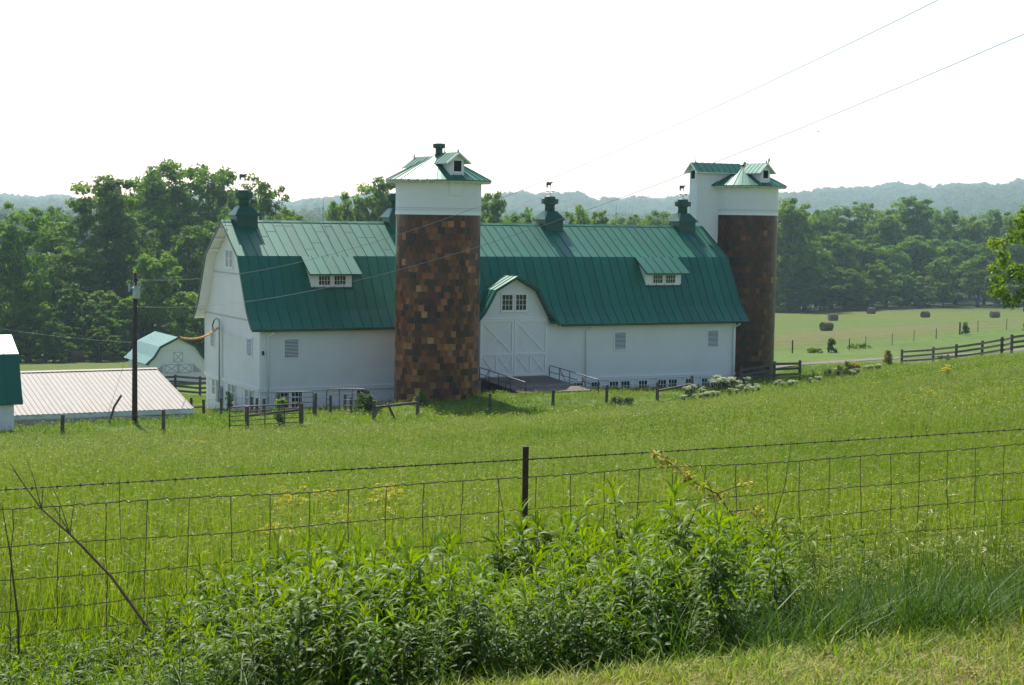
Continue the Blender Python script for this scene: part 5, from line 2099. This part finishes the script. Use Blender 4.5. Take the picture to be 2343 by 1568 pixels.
def inside(x, y):
    """inside a building's footprint"""
    du, dv = x - BARN_O[0], y - BARN_O[1]
    u, w = du * cU + dv * sU, -du * sU + dv * cU
    m = (u > -.1) & (u < L_ + .1) & (w > -.05) & (w < W_)
    m |= (u > CG_U - RA - .2) & (u < CG_U + RA + .2) & (w > -RL + .2) & (w < .5)
    m |= (u > -17.5) & (u < -5.5) & (w > -6.5) & (w < 6)
    m |= (u > -25) & (u < -13.9) & (w > -10.5) & (w < -5.5)
    m |= (np.hypot(u - 8.32, w + 3.38) < 2.2) | (np.hypot(u - 33.5, w - 6) < 2.2)
    m |= (u > 4.3) & (u < 8.7) & (w > 38.3) & (w < 45)
    return m


def field_points(r, n, y0, y1, half0, half1, power=1.0):
    """points in the wedge in front of the camera, evenly over its area"""
    y = y0 + (y1 - y0) * r.random(n * 2) ** power
    hw = half0 + (half1 - half0) * (y - y0) / (y1 - y0)
    keep = r.random(n * 2) < hw / max(half0, half1)
    y = y[keep][:n]
    hw = hw[keep][:n]
    x = (r.random(len(y)) * 2 - 1) * hw
    return x, y


r_ = np.random.default_rng(77)
near_src = [clump(100 + i, 44, .20, .14, .44, .0095, .70, 7, [M_GRASS, M_SEED], .034, .0024, 4) for i in range(6)]
mid_src = [clump(120 + i, 40, .34, .10, .34, .018, .65, 6, [M_GRASS, M_SEED], .045, .0050) for i in range(6)]
far_src = [clump(140 + i, 36, .55, .07, .20, .030, .55, 2, [M_GRASS, M_SEED], .06, .011) for i in range(6)]


def lay(name, x, y, src, s0, s1, label, cat):
    ok = ~inside(x, y)
    x, y = x[ok], y[ok]
    z = ground(x, y)
    n = len(x)
    patch = .5 + .5 * np.sin(x * .23 + 1.7 * np.sin(y * .11)) * np.sin(y * .19 + x * .07)
    sc = r_.uniform(s0, s1, n) * (.8 + .35 * patch)
    o = scatter(name, np.stack([x, y, z], 1), r_.random(n) * 6.28, sc, r_.integers(0, len(src), n), src, r_.normal(size=(n, 2)) * .07)
    tag(o, label, cat)
    return o


x, y = field_points(r_, 9500, 9.3, 30, 4.6, 11)
s_ = x * FN[0] + y * FN[1]
x, y = x[s_ > S_FENCE + .15], y[s_ > S_FENCE + .15]
lay('meadow_grass', x, y, near_src, .75, 1.25, 'tall seeding meadow grass close behind the roadside fence', 'grass')
x, y = field_points(r_, 15000, 28, 62, 10.5, 22)
lay('meadow_grass', x, y, mid_src, .75, 1.25, 'tall seeding meadow grass on the middle of the slope', 'grass')
x, y = field_points(r_, 19000, 58, 128, 21, 42)
rpa = np.array(rp)
ok = (x < 30) & ((y < 108) | (x > -5))
ok &= np.sqrt(((np.stack([x, y], 1)[:, None] - rpa[None]) ** 2).sum(-1)).min(1) > 2.4
lay('pasture_grass', x[ok], y[ok], far_src, .7, 1.2, 'pasture grass around the barn and the fences', 'grass')

# ------------------------------------------------------------------ roadside fence
M_TPOST = mat('rusty_steel_post', (.030, .016, .012), .6, .4, var=.8, vscale=14, vcol=(.085, .032, .016), bump=.002, bscale=60)
rf = thing('wire_fence', 'rusty woven wire fence with a barbed top strand behind the roadside weeds', 'fence')


def fpt(t, z, o=0.):
    p = FT * t + FN * (S_FENCE + o)
    return (p[0], p[1], z)


def ftop(t):
    return 7.425 + .011 * t + .004 * math.sin(t * .9)


T0, T1 = -5.2, 8.8
tpost_t = 4.05
for t_p in (tpost_t, tpost_t - 5.6 - .2, tpost_t + 5.3):
    b = MB()
    x, y, _ = fpt(t_p, 0, .03)
    zt, zb_ = ftop(t_p) + .075, gz(x, y) - .4
    b.bar((x, y, zb_), (x, y, zt), .036, .006, up=(FT[0], FT[1], 0)) if False else None
    ax, ay = FT[0], FT[1]
    nx, ny = FN[0], FN[1]

    def col_(cx_, cy_, hx, hy):
        vs = []
        for z in (zb_, zt):
            for (i, j) in ((-1, -1), (1, -1), (1, 1), (-1, 1)):
                vs.append((x + ax * (cx_ + i * hx) + nx * (cy_ + j * hy), y + ay * (cx_ + i * hx) + ny * (cy_ + j * hy), z))
        b.add(vs, [(0, 3, 2, 1), (4, 5, 6, 7), (0, 1, 5, 4), (1, 2, 6, 5), (2, 3, 7, 6), (3, 0, 4, 7)])
    col_(0, -.004, .0185, .004)
    col_(0, .016, .004, .016)
    z = zb_ + .5
    while z < zt - .03:
        vs = [(x + ax * i * .006 + nx * (-.008 + j), y + ay * i * .006 + ny * (-.008 + j), z + k * .007) for k in (-1, 1) for i in (-1, 1) for j in (-.006, 0)]
        b.add(vs, [(0, 1, 3, 2), (4, 6, 7, 5), (0, 2, 6, 4), (1, 5, 7, 3), (0, 4, 5, 1), (2, 3, 7, 6)])
        z += .055
    b.build('steel_post', M_TPOST, rf)
# barbed strand: two wires twisted, four point barbs
for s in (0, math.pi):
    pts = []
    n_ = 560
    for i in range(n_ + 1):
        t = T0 + (T1 - T0) * i / n_
        a = t * 70 + s
        p = fpt(t, ftop(t) + .0026 * math.sin(a), .0026 * math.cos(a))
        pts.append(p)
    MB().tube(pts, .0024, 4).build('barbed_strand', M_WIRE, rf, fix=False)
k = 0
t = T0 + .05
bm_ = MB()
while t < T1:
    c = Vector(fpt(t, ftop(t)))
    b = MB()
    for (dx, dz, dy) in ((.6, 1, .4), (-.5, 1, -.5)):
        d = Vector((FT[0] * dx * .4 + FN[0] * dy, FT[1] * dx * .4 + FN[1] * dy, dz)).normalized() * .014
        b.tube([c - d, c + d], [.0014, .0014], 4)
    b.tube([c - Vector((FT[0], FT[1], 0)) * .007, c + Vector((FT[0], FT[1], 0)) * .007], .0052, 6)
    b.build('barb', M_WIRE, rf, fix=False)
    t += .128 + rnd.uniform(-.008, .008)
SP = [.11]
for d in (.203, .178, .165, .145, .13, .115):
    SP.append(SP[-1] + d)
stay_t = []
t = T0 + .1
while t < T1:
    stay_t.append(t)
    t += .236 + rnd.uniform(-.012, .012)
for i, dz in enumerate(SP):
    pts = []
    for j, ts in enumerate(stay_t[:-1]):
        for q_ in (0, .3, .46, .54, .7):
            tt = ts + (stay_t[j + 1] - ts) * q_
            kink = .006 if q_ == .46 else (-.006 if q_ == .54 else 0)
            wv = .006 * math.sin(tt * 1.7 + i) + .004 * math.sin(tt * 4.1 + i * 2)
            pts.append(fpt(tt, ftop(tt) - dz + kink + wv, .004 * math.sin(tt * 2 + i)))
    MB().tube(pts, .0027 if i else .0030, 4).build('line_wire', M_WIRE, rf, fix=False)
for j, ts in enumerate(stay_t):
    pts = []
    lean = rnd.uniform(-.012, .012) + (.02 * math.sin(ts * 1.3) if ts > 5.5 else 0)
    for i, dz in enumerate(SP):
        wv = .006 * math.sin(ts * 1.7 + i) + .004 * math.sin(ts * 4.1 + i * 2)
        o_ = lean * i * .5 + rnd.uniform(-.005, .005)
        pts.append(fpt(ts + o_, ftop(ts) - dz + wv, .004 * math.sin(ts * 2 + i)))
        if i < len(SP) - 1:
            pts.append(fpt(ts + o_ + lean * .25 + rnd.uniform(-.004, .004), ftop(ts) - (dz + SP[i + 1]) / 2, .003))
    b = MB().tube(pts, .0024, 4)
    for p in pts[::2]:
        d = Vector((FT[0], FT[1], 0)) * .008
        b.tube([Vector(p) - d, Vector(p) + d], .0042, 5)
    b.build('stay_wire', M_WIRE, rf, fix=False)
b = MB().tube([fpt(1.62 - .02, ftop(1.6) + .02), fpt(1.60, ftop(1.6) - .11), fpt(1.61, ftop(1.6) - .4)], .002, 4)
b.build('tie_wire', M_WIRE, rf, fix=False)

# ------------------------------------------------------------------ roadside weeds (goldenrod not yet in flower)
M_WEED = mat('weed_leaf', (.024, .074, .005), .5, .15, tint=(.17, .28, .014), objrand=.12, transl=.38)
M_STEM = mat('weed_stem', (.075, .075, .028), .6, .3, var=.6, vscale=6, vcol=(.09, .045, .03))


def weed_mesh(seed, H):
    r = np.random.default_rng(seed)
    lean = r.normal(size=2) * .06

    def stem(z):
        t = z / H
        return np.array([lean[0] * t * t * H * 2, lean[1] * t * t * H * 2, z])
    V_, F_, T_ = [], [], []
    nl = int(46 * H / .95)
    ga = 2.4
    for i in range(nl):
        u = i / (nl - 1)
        z = H * (.16 + .84 * u ** .8)
        p = stem(z)
        a = i * ga + r.normal() * .25
        ln = (.26 - .10 * u) * (.8 + .4 * r.random())
        el = .55 - .25 * (1 - u) + .2 * r.normal()
        curl = 1.5 + .5 * r.random()
        if u > .88:
            k = (u - .88) / .12
            ln *= (1 - .45 * k)
            el = .7 + .75 * k
            curl = .9 - .5 * k
        wd = ln * (.060 + .022 * r.random())
        h = np.array([math.cos(a), math.sin(a), 0])
        sd = np.array([-math.sin(a), math.cos(a), 0])
        tw = r.normal() * .35
        q_ = p.copy()
        e = el
        k0 = len(V_)
        ns = 4
        for j in range(ns + 1):
            t = j / ns
            w_ = wd * (math.sin(math.pi * (.10 + .90 * t) ** .75) + .05) if j < ns else .0006
            up = np.array([-h[0] * math.sin(e), -h[1] * math.sin(e), math.cos(e)])
            s2 = sd * math.cos(tw) + up * math.sin(tw)
            V_ += [q_ - s2 * w_ + up * w_ * .3, q_, q_ + s2 * w_ + up * w_ * .3]
            q_ = q_ + (h * math.cos(e) + np.array([0, 0, math.sin(e)])) * ln / ns
            e -= curl / ns
        for j in range(ns):
            b_ = k0 + 3 * j
            F_ += [(b_, b_ + 1, b_ + 4, b_ + 3), (b_ + 1, b_ + 2, b_ + 5, b_ + 4)]
            tt = min(1, max(0, .12 + .25 * r.random() + (.8 * max(0, (u - .7) / .3))))
            T_ += [tt, tt]
    fol = mesh_np('foliage', np.array(V_), np.array(F_), [M_WEED], tint=T_)
    b = MB().tube([tuple(stem(z) - (np.array([0, 0, .08]) if z == 0 else 0)) for z in np.linspace(0, H * .99, 7)], [.0048, .0045, .0042, .0038, .0032, .0026, .0015], 5)
    return b.mesh('stem', M_STEM, True), fol


WE_ = [weed_mesh(200 + i, h) for i, h in enumerate((.95, 1.02, .88, .78, 1.06, .92, .7, .85))]


def weed_sites():
    """(x, y, scale): a thicket between verge and fence, tallest in the middle, thin to the right"""
    r = np.random.default_rng(5)
    out = []
    n = 4200
    for _ in range(n):
        t = r.uniform(-5.0, 7.5)
        s = r.uniform(5.55, 9.35)
        x, y = FT * t + FN * s
        px = CX + FPX * x / y                       # bearing only: which stretch of the verge this is
        # height and density drift along the verge
        if px < -350 or px > 2500:
            continue
        hgt = np.interp(px, [-350, 0, 300, 480, 620, 800, 1000, 1250, 1500, 1650, 1780, 1900, 2100, 2400], [.50, .52, .58, .74, .88, .98, .88, .92, .97, .98, .80, .72, .62, .55])
        den = np.interp(px, [0, 1500, 1700, 1800, 1950, 2100, 2300], [1, 1, .95, .38, .22, .06, .02])
        front = np.interp(s, [5.5, 6.1, 6.8, 9.35], [.45, .72, .95, 1.0])
        if s > 8.9:
            den *= .6
        # ragged front edge along the mown strip
        edge = 5.75 + .25 * math.sin(t * 2.1) + .15 * math.sin(t * 5.3) + (.35 if px > 1700 else 0)
        if s < edge or r.random() > den * .9:
            continue
        out.append((x, y, hgt * .86 * front * r.uniform(.76, 1.08) * (1.16 if r.random() < .10 else 1) * (1 + .08 * math.sin(t * 3.3 + 1.0) + .05 * math.sin(t * 7.1)), r.integers(0, 8), r.random() * 6.28))
    return out


sites = weed_sites()
# the ones that show most are plants of their own; the remainder is the thicket behind them


def prominence(s):
    d = math.hypot(s[0], s[1])
    inview = abs(s[0] / s[1]) < .33
    return (s[2] / d) * (1 if inview else .1) * (1.15 if s[2] > .95 else 1)


sites.sort(key=lambda s: -prominence(s))
WL = {0: 'knee high goldenrod stalk ', 1: 'tall leafy goldenrod stalk '}


def weed_place(x, y):
    b_ = CX + FPX * x / y
    for lim, txt in ((420, 'below the leaning dead stalk'), (760, 'in front of the yellow parsnip flowers'), (1030, 'between yellow parsnip and the steel fence post'), (1370, 'around the foot of the steel fence post'),
                     (1760, 'beneath the yellowing vine on the fence')):
        if b_ < lim:
            return txt
    return 'among grass where the roadside thicket thins out'


for (x, y, sc, k, rz0) in sites[:280]:
    big = sc > .62
    root = thing('goldenrod_plant', WL[int(big)] + weed_place(x, y), 'weed', (x, y, gz(x, y)), rz0, 'goldenrod stalks along the verge')
    root.scale = (sc, sc, sc)
    root.rotation_euler = (rnd.gauss(0, .06), rnd.gauss(0, .06), rz0)
    link('stem', WE_[k][0], root)
    link('foliage', WE_[k][1], root)
rest = sites[280:]
if rest:
    rp_ = np.array([[s[0], s[1], gz(s[0], s[1])] for s in rest])
    # stem and leaves of one stalk together as the scattered source
    srcs = []
    for st, fo in WE_:
        sv_ = np.array([v.co for v in st.vertices])
        sf_ = [tuple(p.vertices) for p in st.polygons if len(p.vertices) == 4]
        fv_ = np.array([v.co for v in fo.vertices])
        ff_ = np.array([tuple(p.vertices) for p in fo.polygons])
        ti = np.zeros(len(fo.polygons), np.float32)
        fo.attributes['tint'].data.foreach_get('value', ti)
        vv, ff2 = join_faces([(fv_, ff_), (sv_, np.array(sf_))])
        srcs.append(mesh_np('weed_stalk', vv, ff2, [M_WEED, M_STEM], tint=np.concatenate([ti, np.zeros(len(sf_))]), mi=[0] * len(ff_) + [1] * len(sf_)))
    o = scatter('weed_thicket', rp_, np.array([s[4] for s in rest]), np.array([s[2] for s in rest]), np.array([s[3] for s in rest]), srcs, r_.normal(size=(len(rest), 2)) * .06)
    tag(o, 'crowded goldenrod stalks filling the thicket along the fence', 'weeds')

# rank grass between thicket and verge, and at the right where the weeds thin out
M_RANK = grass_mat('rank_grass', (.034, .100, .004), (.060, .135, .006), (.10, .15, .012), transl=.36, scale=.9, spec=.16, rough=.5)
rank_src = [clump(300 + i, 46, .16, .16, .40, .0075, .9, 1, [M_RANK, M_SEED], .034, .0025, 4) for i in range(5)]
dry_src = [clump(320 + i, 46, .18, .16, .42, .0055, 1.1, 7, [M_RANK, M_SEED], .032, .0024, 4) for i in range(5)]
tt = r_.uniform(-5, 7.8, 5200)
ss = r_.uniform(5.45, 9.6, 5200)
x, y = FT[0] * tt + FN[0] * ss, FT[1] * tt + FN[1] * ss
px = CX + FPX * x / y
keep = r_.random(len(x)) < np.interp(px, [0, 1500, 1800, 2000, 2400], [.09, .10, .5, .85, .85]) * np.interp(ss, [5.5, 5.8, 6.2, 9.6], [.15, .8, 1, .9])
x, y, px = x[keep], y[keep], px[keep]
lay('rank_grass', x[px < 2900], y[px < 2900], rank_src, .7, 1.15, 'rank dark grass at the feet of the roadside weeds', 'grass')
dr = (px >= 1850) & (px < 2900) & (r_.random(len(px)) < .28)
lay('rank_grass', x[dr], y[dr], dry_src, .75, 1.2, 'matted seeding grass along the fence where the weeds thin out', 'grass')

# mown verge
ver_src = [clump(340 + i, 34, .10, .03, .10, .006, .9, 0, [M_VERGE, M_STRAW], seg=3) for i in range(5)]
tuft_src = [clump(360 + i, 7, .03, .06, .15, .012, .6, 0, [M_VERGE, M_STRAW], seg=4) for i in range(4)]
tt = r_.uniform(-4, 6.5, 7500)
ss = r_.uniform(3.2, 5.85, 7500)
x, y = FT[0] * tt + FN[0] * ss, FT[1] * tt + FN[1] * ss
k = y > 2.5
lay('verge_grass', x[k], y[k], ver_src, .6, 1.3, 'mown sunlit grass of the road verge', 'grass')
tt = r_.uniform(-2, 5, 160)
ss = 5.3 + r_.normal(size=160) * .22
x, y = FT[0] * tt + FN[0] * ss, FT[1] * tt + FN[1] * ss
lay('verge_grass', x, y, tuft_src, .6, 1.25, 'broad bladed grass tufts at the lip of the verge', 'grass')
# dry clippings lying on the verge
cl = MB()
r2 = random.Random(9)
for _ in range(11000):
    t, s = r2.uniform(-3, 6), r2.uniform(3.4, 5.6)
    x, y = FT[0] * t + FN[0] * s, FT[1] * t + FN[1] * s
    if y < 3:
        continue
    z = 7.33 + .010 * t if s < 4.6 else None
    z = float(np.interp(s, [0, 4.6, 5.3, 5.9], [7.36, 7.30, 7.24, 6.98])) + .010 * t + r2.uniform(.012, .035)
    a = r2.random() * 6.28
    l = r2.uniform(.02, .07)
    w = .0022
    dz = r2.uniform(-.01, .015)
    cl.add([(x - math.sin(a) * w, y + math.cos(a) * w, z), (x + math.sin(a) * w, y - math.cos(a) * w, z), (x + math.cos(a) * l, y + math.sin(a) * l, z + dz)], [(0, 1, 2)])
co_ = cl.build('grass_clippings', M_STRAW, None, fix=False)
co_['kind'] = 'stuff'
tag(co_, 'dry straw coloured clippings lying on the mown verge', 'clippings')

# ------------------------------------------------------------------ flowering umbels
M_UMW = mat('umbel_white', (.60, .64, .46), .7, .2, tint=(.46, .54, .28), transl=.3)
M_UMY = mat('umbel_yellow', (.70, .56, .02), .6, .2, tint=(.58, .52, .03), transl=.3)


def umbel_mesh(seed, H, heads, rad, m, leafm, nleaf=22, lsize=.06):
    r = np.random.default_rng(seed)
    b = MB()
    V_, F_, T_ = [], [], []
    for h in range(heads):
        a, l = r.random() * 6.28, r.random() ** .6
        top = np.array([math.cos(a) * .30 * H * l, math.sin(a) * .30 * H * l, H * (1 - .28 * l * r.random())])
        base = np.array([0, 0, H * r.uniform(.3, .6)])
        b.tube([tuple(base), tuple((base + top) / 2 + np.array([0, 0, .02])), tuple(top - np.array([0, 0, rad * .5]))], [.004 * H + .002, .004, .002], 4, cap=False)
        rr = rad * (.6 + .6 * r.random())
        for i in range(12):
            aa = i * 2.4
            d = rr * math.sqrt((i + .5) / 12)
            c = top + np.array([math.cos(aa) * d, math.sin(aa) * d, rr * .25 * (1 - (d / rr) ** 2) + r.normal() * .004])
            b.tube([tuple(top - np.array([0, 0, rad * .5])), tuple(c)], [.0015, .001], 3, cap=False)
            s = rr * .30
            k = len(V_)
            tilt = r.normal(size=3) * .35 + np.array([0, 0, 1])
            tilt /= np.linalg.norm(tilt)
            e1_ = np.cross(tilt, [1, 0, 0])
            e1_ /= np.linalg.norm(e1_)
            e2_ = np.cross(tilt, e1_)
            V_ += [c + e1_ * s, c + e2_ * s, c - e1_ * s, c - e2_ * s]
            F_.append((k, k + 1, k + 2, k + 3))
            T_.append(r.random())
    b.tube([(0, 0, -.1), (0.01, 0, H * .6)], [.008 * H + .003, .005], 5)
    cs = np.stack([r.normal(size=8) * .12 * H, r.normal(size=8) * .12 * H, r.uniform(.15, .65, 8) * H], 1)
    lv, lf, lt = leaf_cloud(r, cs, np.full(8, .10 * H), nleaf, lsize, .7)
    return b.mesh('stem', M_SHRUB), mesh_np('flowers', np.array(V_), np.array(F_), [m], tint=T_), mesh_np('foliage', lv, lf, [leafm], tint=lt)


UW = [umbel_mesh(400 + i, 1.15, 34, .075, M_UMW, M_SHRUB) for i in range(4)]
UY = [umbel_mesh(420 + i, 1.0, 12, .085, M_UMY, M_GRASS, 10, .03) for i in range(3)]


def umbels(lst, src, label, group, name, rj):
    for (px, top, Y, wide, nn) in lst:
        for _ in range(nn):
            p2 = px + rj.gauss(0, wide)
            YY = Y + rj.uniform(-1.2, 1.2)
            x, y, zt = sight(p2, top + rj.uniform(-2, 10), YY)
            g = gz(x, y)
            h = max(.45, min(1.7, zt - g))
            root = thing(name, label, 'wildflower', (x, y, g), rj.random() * 6.28, group)
            s = h / (1.15 if src is UW else 1.0)
            root.scale = (min(s, 1.1), min(s, 1.1), s)
            for nm, me in zip(('stem', 'flowers', 'foliage'), src[rj.randrange(len(src))]):
                po = link(nm, me, root)
                if nm != 'stem':
                    po['kind'] = 'stuff'


rj = random.Random(3)
umbels([(1568, 880, 86, 10, 4), (1610, 884, 87, 14, 5), (1640, 866, 89, 14, 6), (1665, 858, 90, 12, 6), (1690, 864, 90, 14, 6), (1700, 880, 87, 20, 5), (1630, 898, 83, 22, 8), (1720, 892, 84, 26, 7), (1770, 880, 88, 18, 5), (1815, 888, 86, 22, 6), (1850, 885, 87, 22, 4), (1580, 905, 82, 14, 4)],
       UW, 'white flowered cow parsley in the patch beside the shaded barn corner', 'white umbels by the barn corner', 'cow_parsley', rj)
umbels([(1880, 866, 97, 14, 4), (1900, 858, 99, 10, 3), (1930, 872, 93, 16, 4), (1985, 858, 100, 14, 4), (2010, 866, 98, 12, 4), (1960, 884, 90, 16, 2)],
       UW, 'white flowered cow parsley on the rise before the gravel road', 'white umbels on the rise', 'cow_parsley', rj)
umbels([(640, 1176, 17, 16, 3), (660, 1186, 16, 18, 3), (745, 1170, 17, 12, 2), (895, 1160, 18, 16, 2), (870, 1175, 17, 20, 2), (905, 1182, 16, 16, 2), (770, 1195, 15, 16, 2), (690, 1156, 19, 6, 1), (640, 1215, 14.5, 20, 2)],
       UY, 'yellow flowered wild parsnip rising behind the goldenrod thicket', 'yellow umbels behind the thicket', 'wild_parsnip', rj)
umbels([(420, 1023, 52, 14, 3), (455, 1030, 50, 8, 2), (385, 1040, 46, 18, 3), (310, 1046, 45, 10, 1)],
       UY, 'yellow flowered wild parsnip low in the meadow below the posts', 'yellow umbels in the meadow', 'wild_parsnip', rj)
umbels([(2108, 965, 46, 7, 3), (2166, 838, 60, 4, 2), (2130, 985, 42, 4, 1)], UY, 'yellow flowered wild parsnip on the right hand rise of the meadow', 'yellow umbels on the rise', 'wild_parsnip', rj)

# ------------------------------------------------------------------ vine on the fence, dead stalks


def vine():
    r = np.random.default_rng(61)
    root = thing('vine', 'yellowing leafy vine arching over the top fence wires', 'vine')
    b = MB()
    pts = [sight(1705, 1215, 10.2), sight(1668, 1170, 10.3), sight(1640, 1130, 10.35), sight(1590, 1105, 10.3), sight(1560, 1080, 10.3), sight(1525, 1055, 10.3), sight(1498, 1046, 10.3)]
    bx_, by_ = pts[0][0] + .06, pts[0][1]
    b.tube([(bx_, by_, gz(bx_, by_) - .05)] + pts, [.006, .006, .0055, .005, .004, .003, .002, .0015], 5)
    side = [pts[2], sight(1680, 1115, 10.3), sight(1725, 1108, 10.35)]
    b.tube(side, [.004, .003, .0015], 5)
    side2 = [pts[1], sight(1730, 1165, 10.2), sight(1738, 1188, 10.2)]
    b.tube(side2, [.004, .003, .0015], 5)
    link('stem', b.mesh('stem', M_STEM), root)
    cs = []
    for a, c, n in ((pts[1], pts[2], 3), (pts[2], pts[3], 5), (pts[3], pts[4], 6), (pts[4], pts[5], 8), (pts[5], pts[6], 8), (side[0], side[1], 3), (side[1], side[2], 4), (side2[1], side2[2], 5), (pts[1], side2[1], 4)):
        for i in range(n):
            t = r.random()
            cs.append(np.array(a) * (1 - t) + np.array(c) * t + r.normal(size=3) * .018)
    cs = np.array(cs)
    v, f, ti = leaf_cloud(r, cs, np.full(len(cs), .05), 7, .019, .8)
    link('foliage', mesh_np('foliage', v, f, [M_VINE], tint=ti), root)


vine()
M_DEAD = mat('dead_stalk', (.14, .085, .045), .8, .2, var=.6, vscale=15, vcol=(.07, .05, .03))
ds = thing('dead_stalk', 'long brown dead stalk leaning across the fence wires', 'dead plant')
p0 = sight(345, 1445, 8.6)
pp = [(p0[0] + .12, p0[1], gz(p0[0] + .12, p0[1]) - .05), p0, sight(255, 1320, 8.7), sight(160, 1222, 8.75), sight(95, 1165, 8.8), sight(55, 1110, 8.85), sight(22, 1058, 8.9)]
MB().tube(pp, [.009, .0085, .0075, .006, .0045, .0032, .0015], 6).build('stem', M_DEAD, ds)
for (a, e) in ((4, (60, 1050)), (3, (85, 1120)), (3, (110, 1095)), (4, (100, 1110)), (5, (10, 1070)), (3, (175, 1130))):
    q_ = sight(*e, 8.85)
    m_ = tuple((pp[a][i] + q_[i]) / 2 + (.03 if i == 2 else 0) for i in range(3))
    MB().tube([pp[a], m_, q_], [.003, .002, .001], 4).build('twig', M_DEAD, ds)
ds = thing('dead_stalk', 'upright brown dead stalk by the fence at the thicket end', 'dead plant')
p0 = sight(42, 1420, 8.5)
MB().tube([(p0[0], p0[1], gz(p0[0], p0[1]) - .05), p0, sight(22, 1260, 8.5), sight(5, 1160, 8.5)], [.007, .006, .004, .002], 5).build('stem', M_DEAD, ds)
for lab, lst in (('pair of thin dead stems left of the steel post', ((1155, 1290, 1137, 1090), (1125, 1280, 1140, 1190))), ('thin dead stem curling over the barbed strand', ((1765, 1210, 1810, 1010),)), ('thin dead stem before the vine', ((1645, 1200, 1600, 1060),))):
    ds = thing('dead_stalk', lab, 'dead plant')
    for (x0, y0, x1, y1) in lst:
        a = sight(x0, y0, 9.95)
        MB().tube([(a[0], a[1], gz(a[0], a[1]) - .03), a, sight((x0 + x1) / 2 + 8, (y0 + y1) / 2, 9.95), sight(x1, y1, 9.95)], [.004, .0035, .0028, .0015], 5).build('stem', M_DEAD, ds)

# ------------------------------------------------------------------ summer haze
hm = bpy.data.materials.new('haze')
hm.use_nodes = True
N = hm.node_tree.nodes
for n_ in list(N):
    if n_.type != 'OUTPUT_MATERIAL':
        N.remove(n_)
pv = N.new('ShaderNodeVolumePrincipled')
pv.inputs['Color'].default_value = (.62, .90, 1.0, 1)
pv.inputs['Absorption Color'].default_value = (1, 1, 1, 1)
pv.inputs['Density'].default_value = .00019
pv.inputs['Anisotropy'].default_value = .35
hm.node_tree.links.new(pv.outputs[0], [n_ for n_ in N if n_.type == 'OUTPUT_MATERIAL'][0].inputs['Volume'])
hz = MB().box(-5000, 5000, -5000, 5000, -48, 150).build('haze', hm)
hz['kind'] = 'stuff'
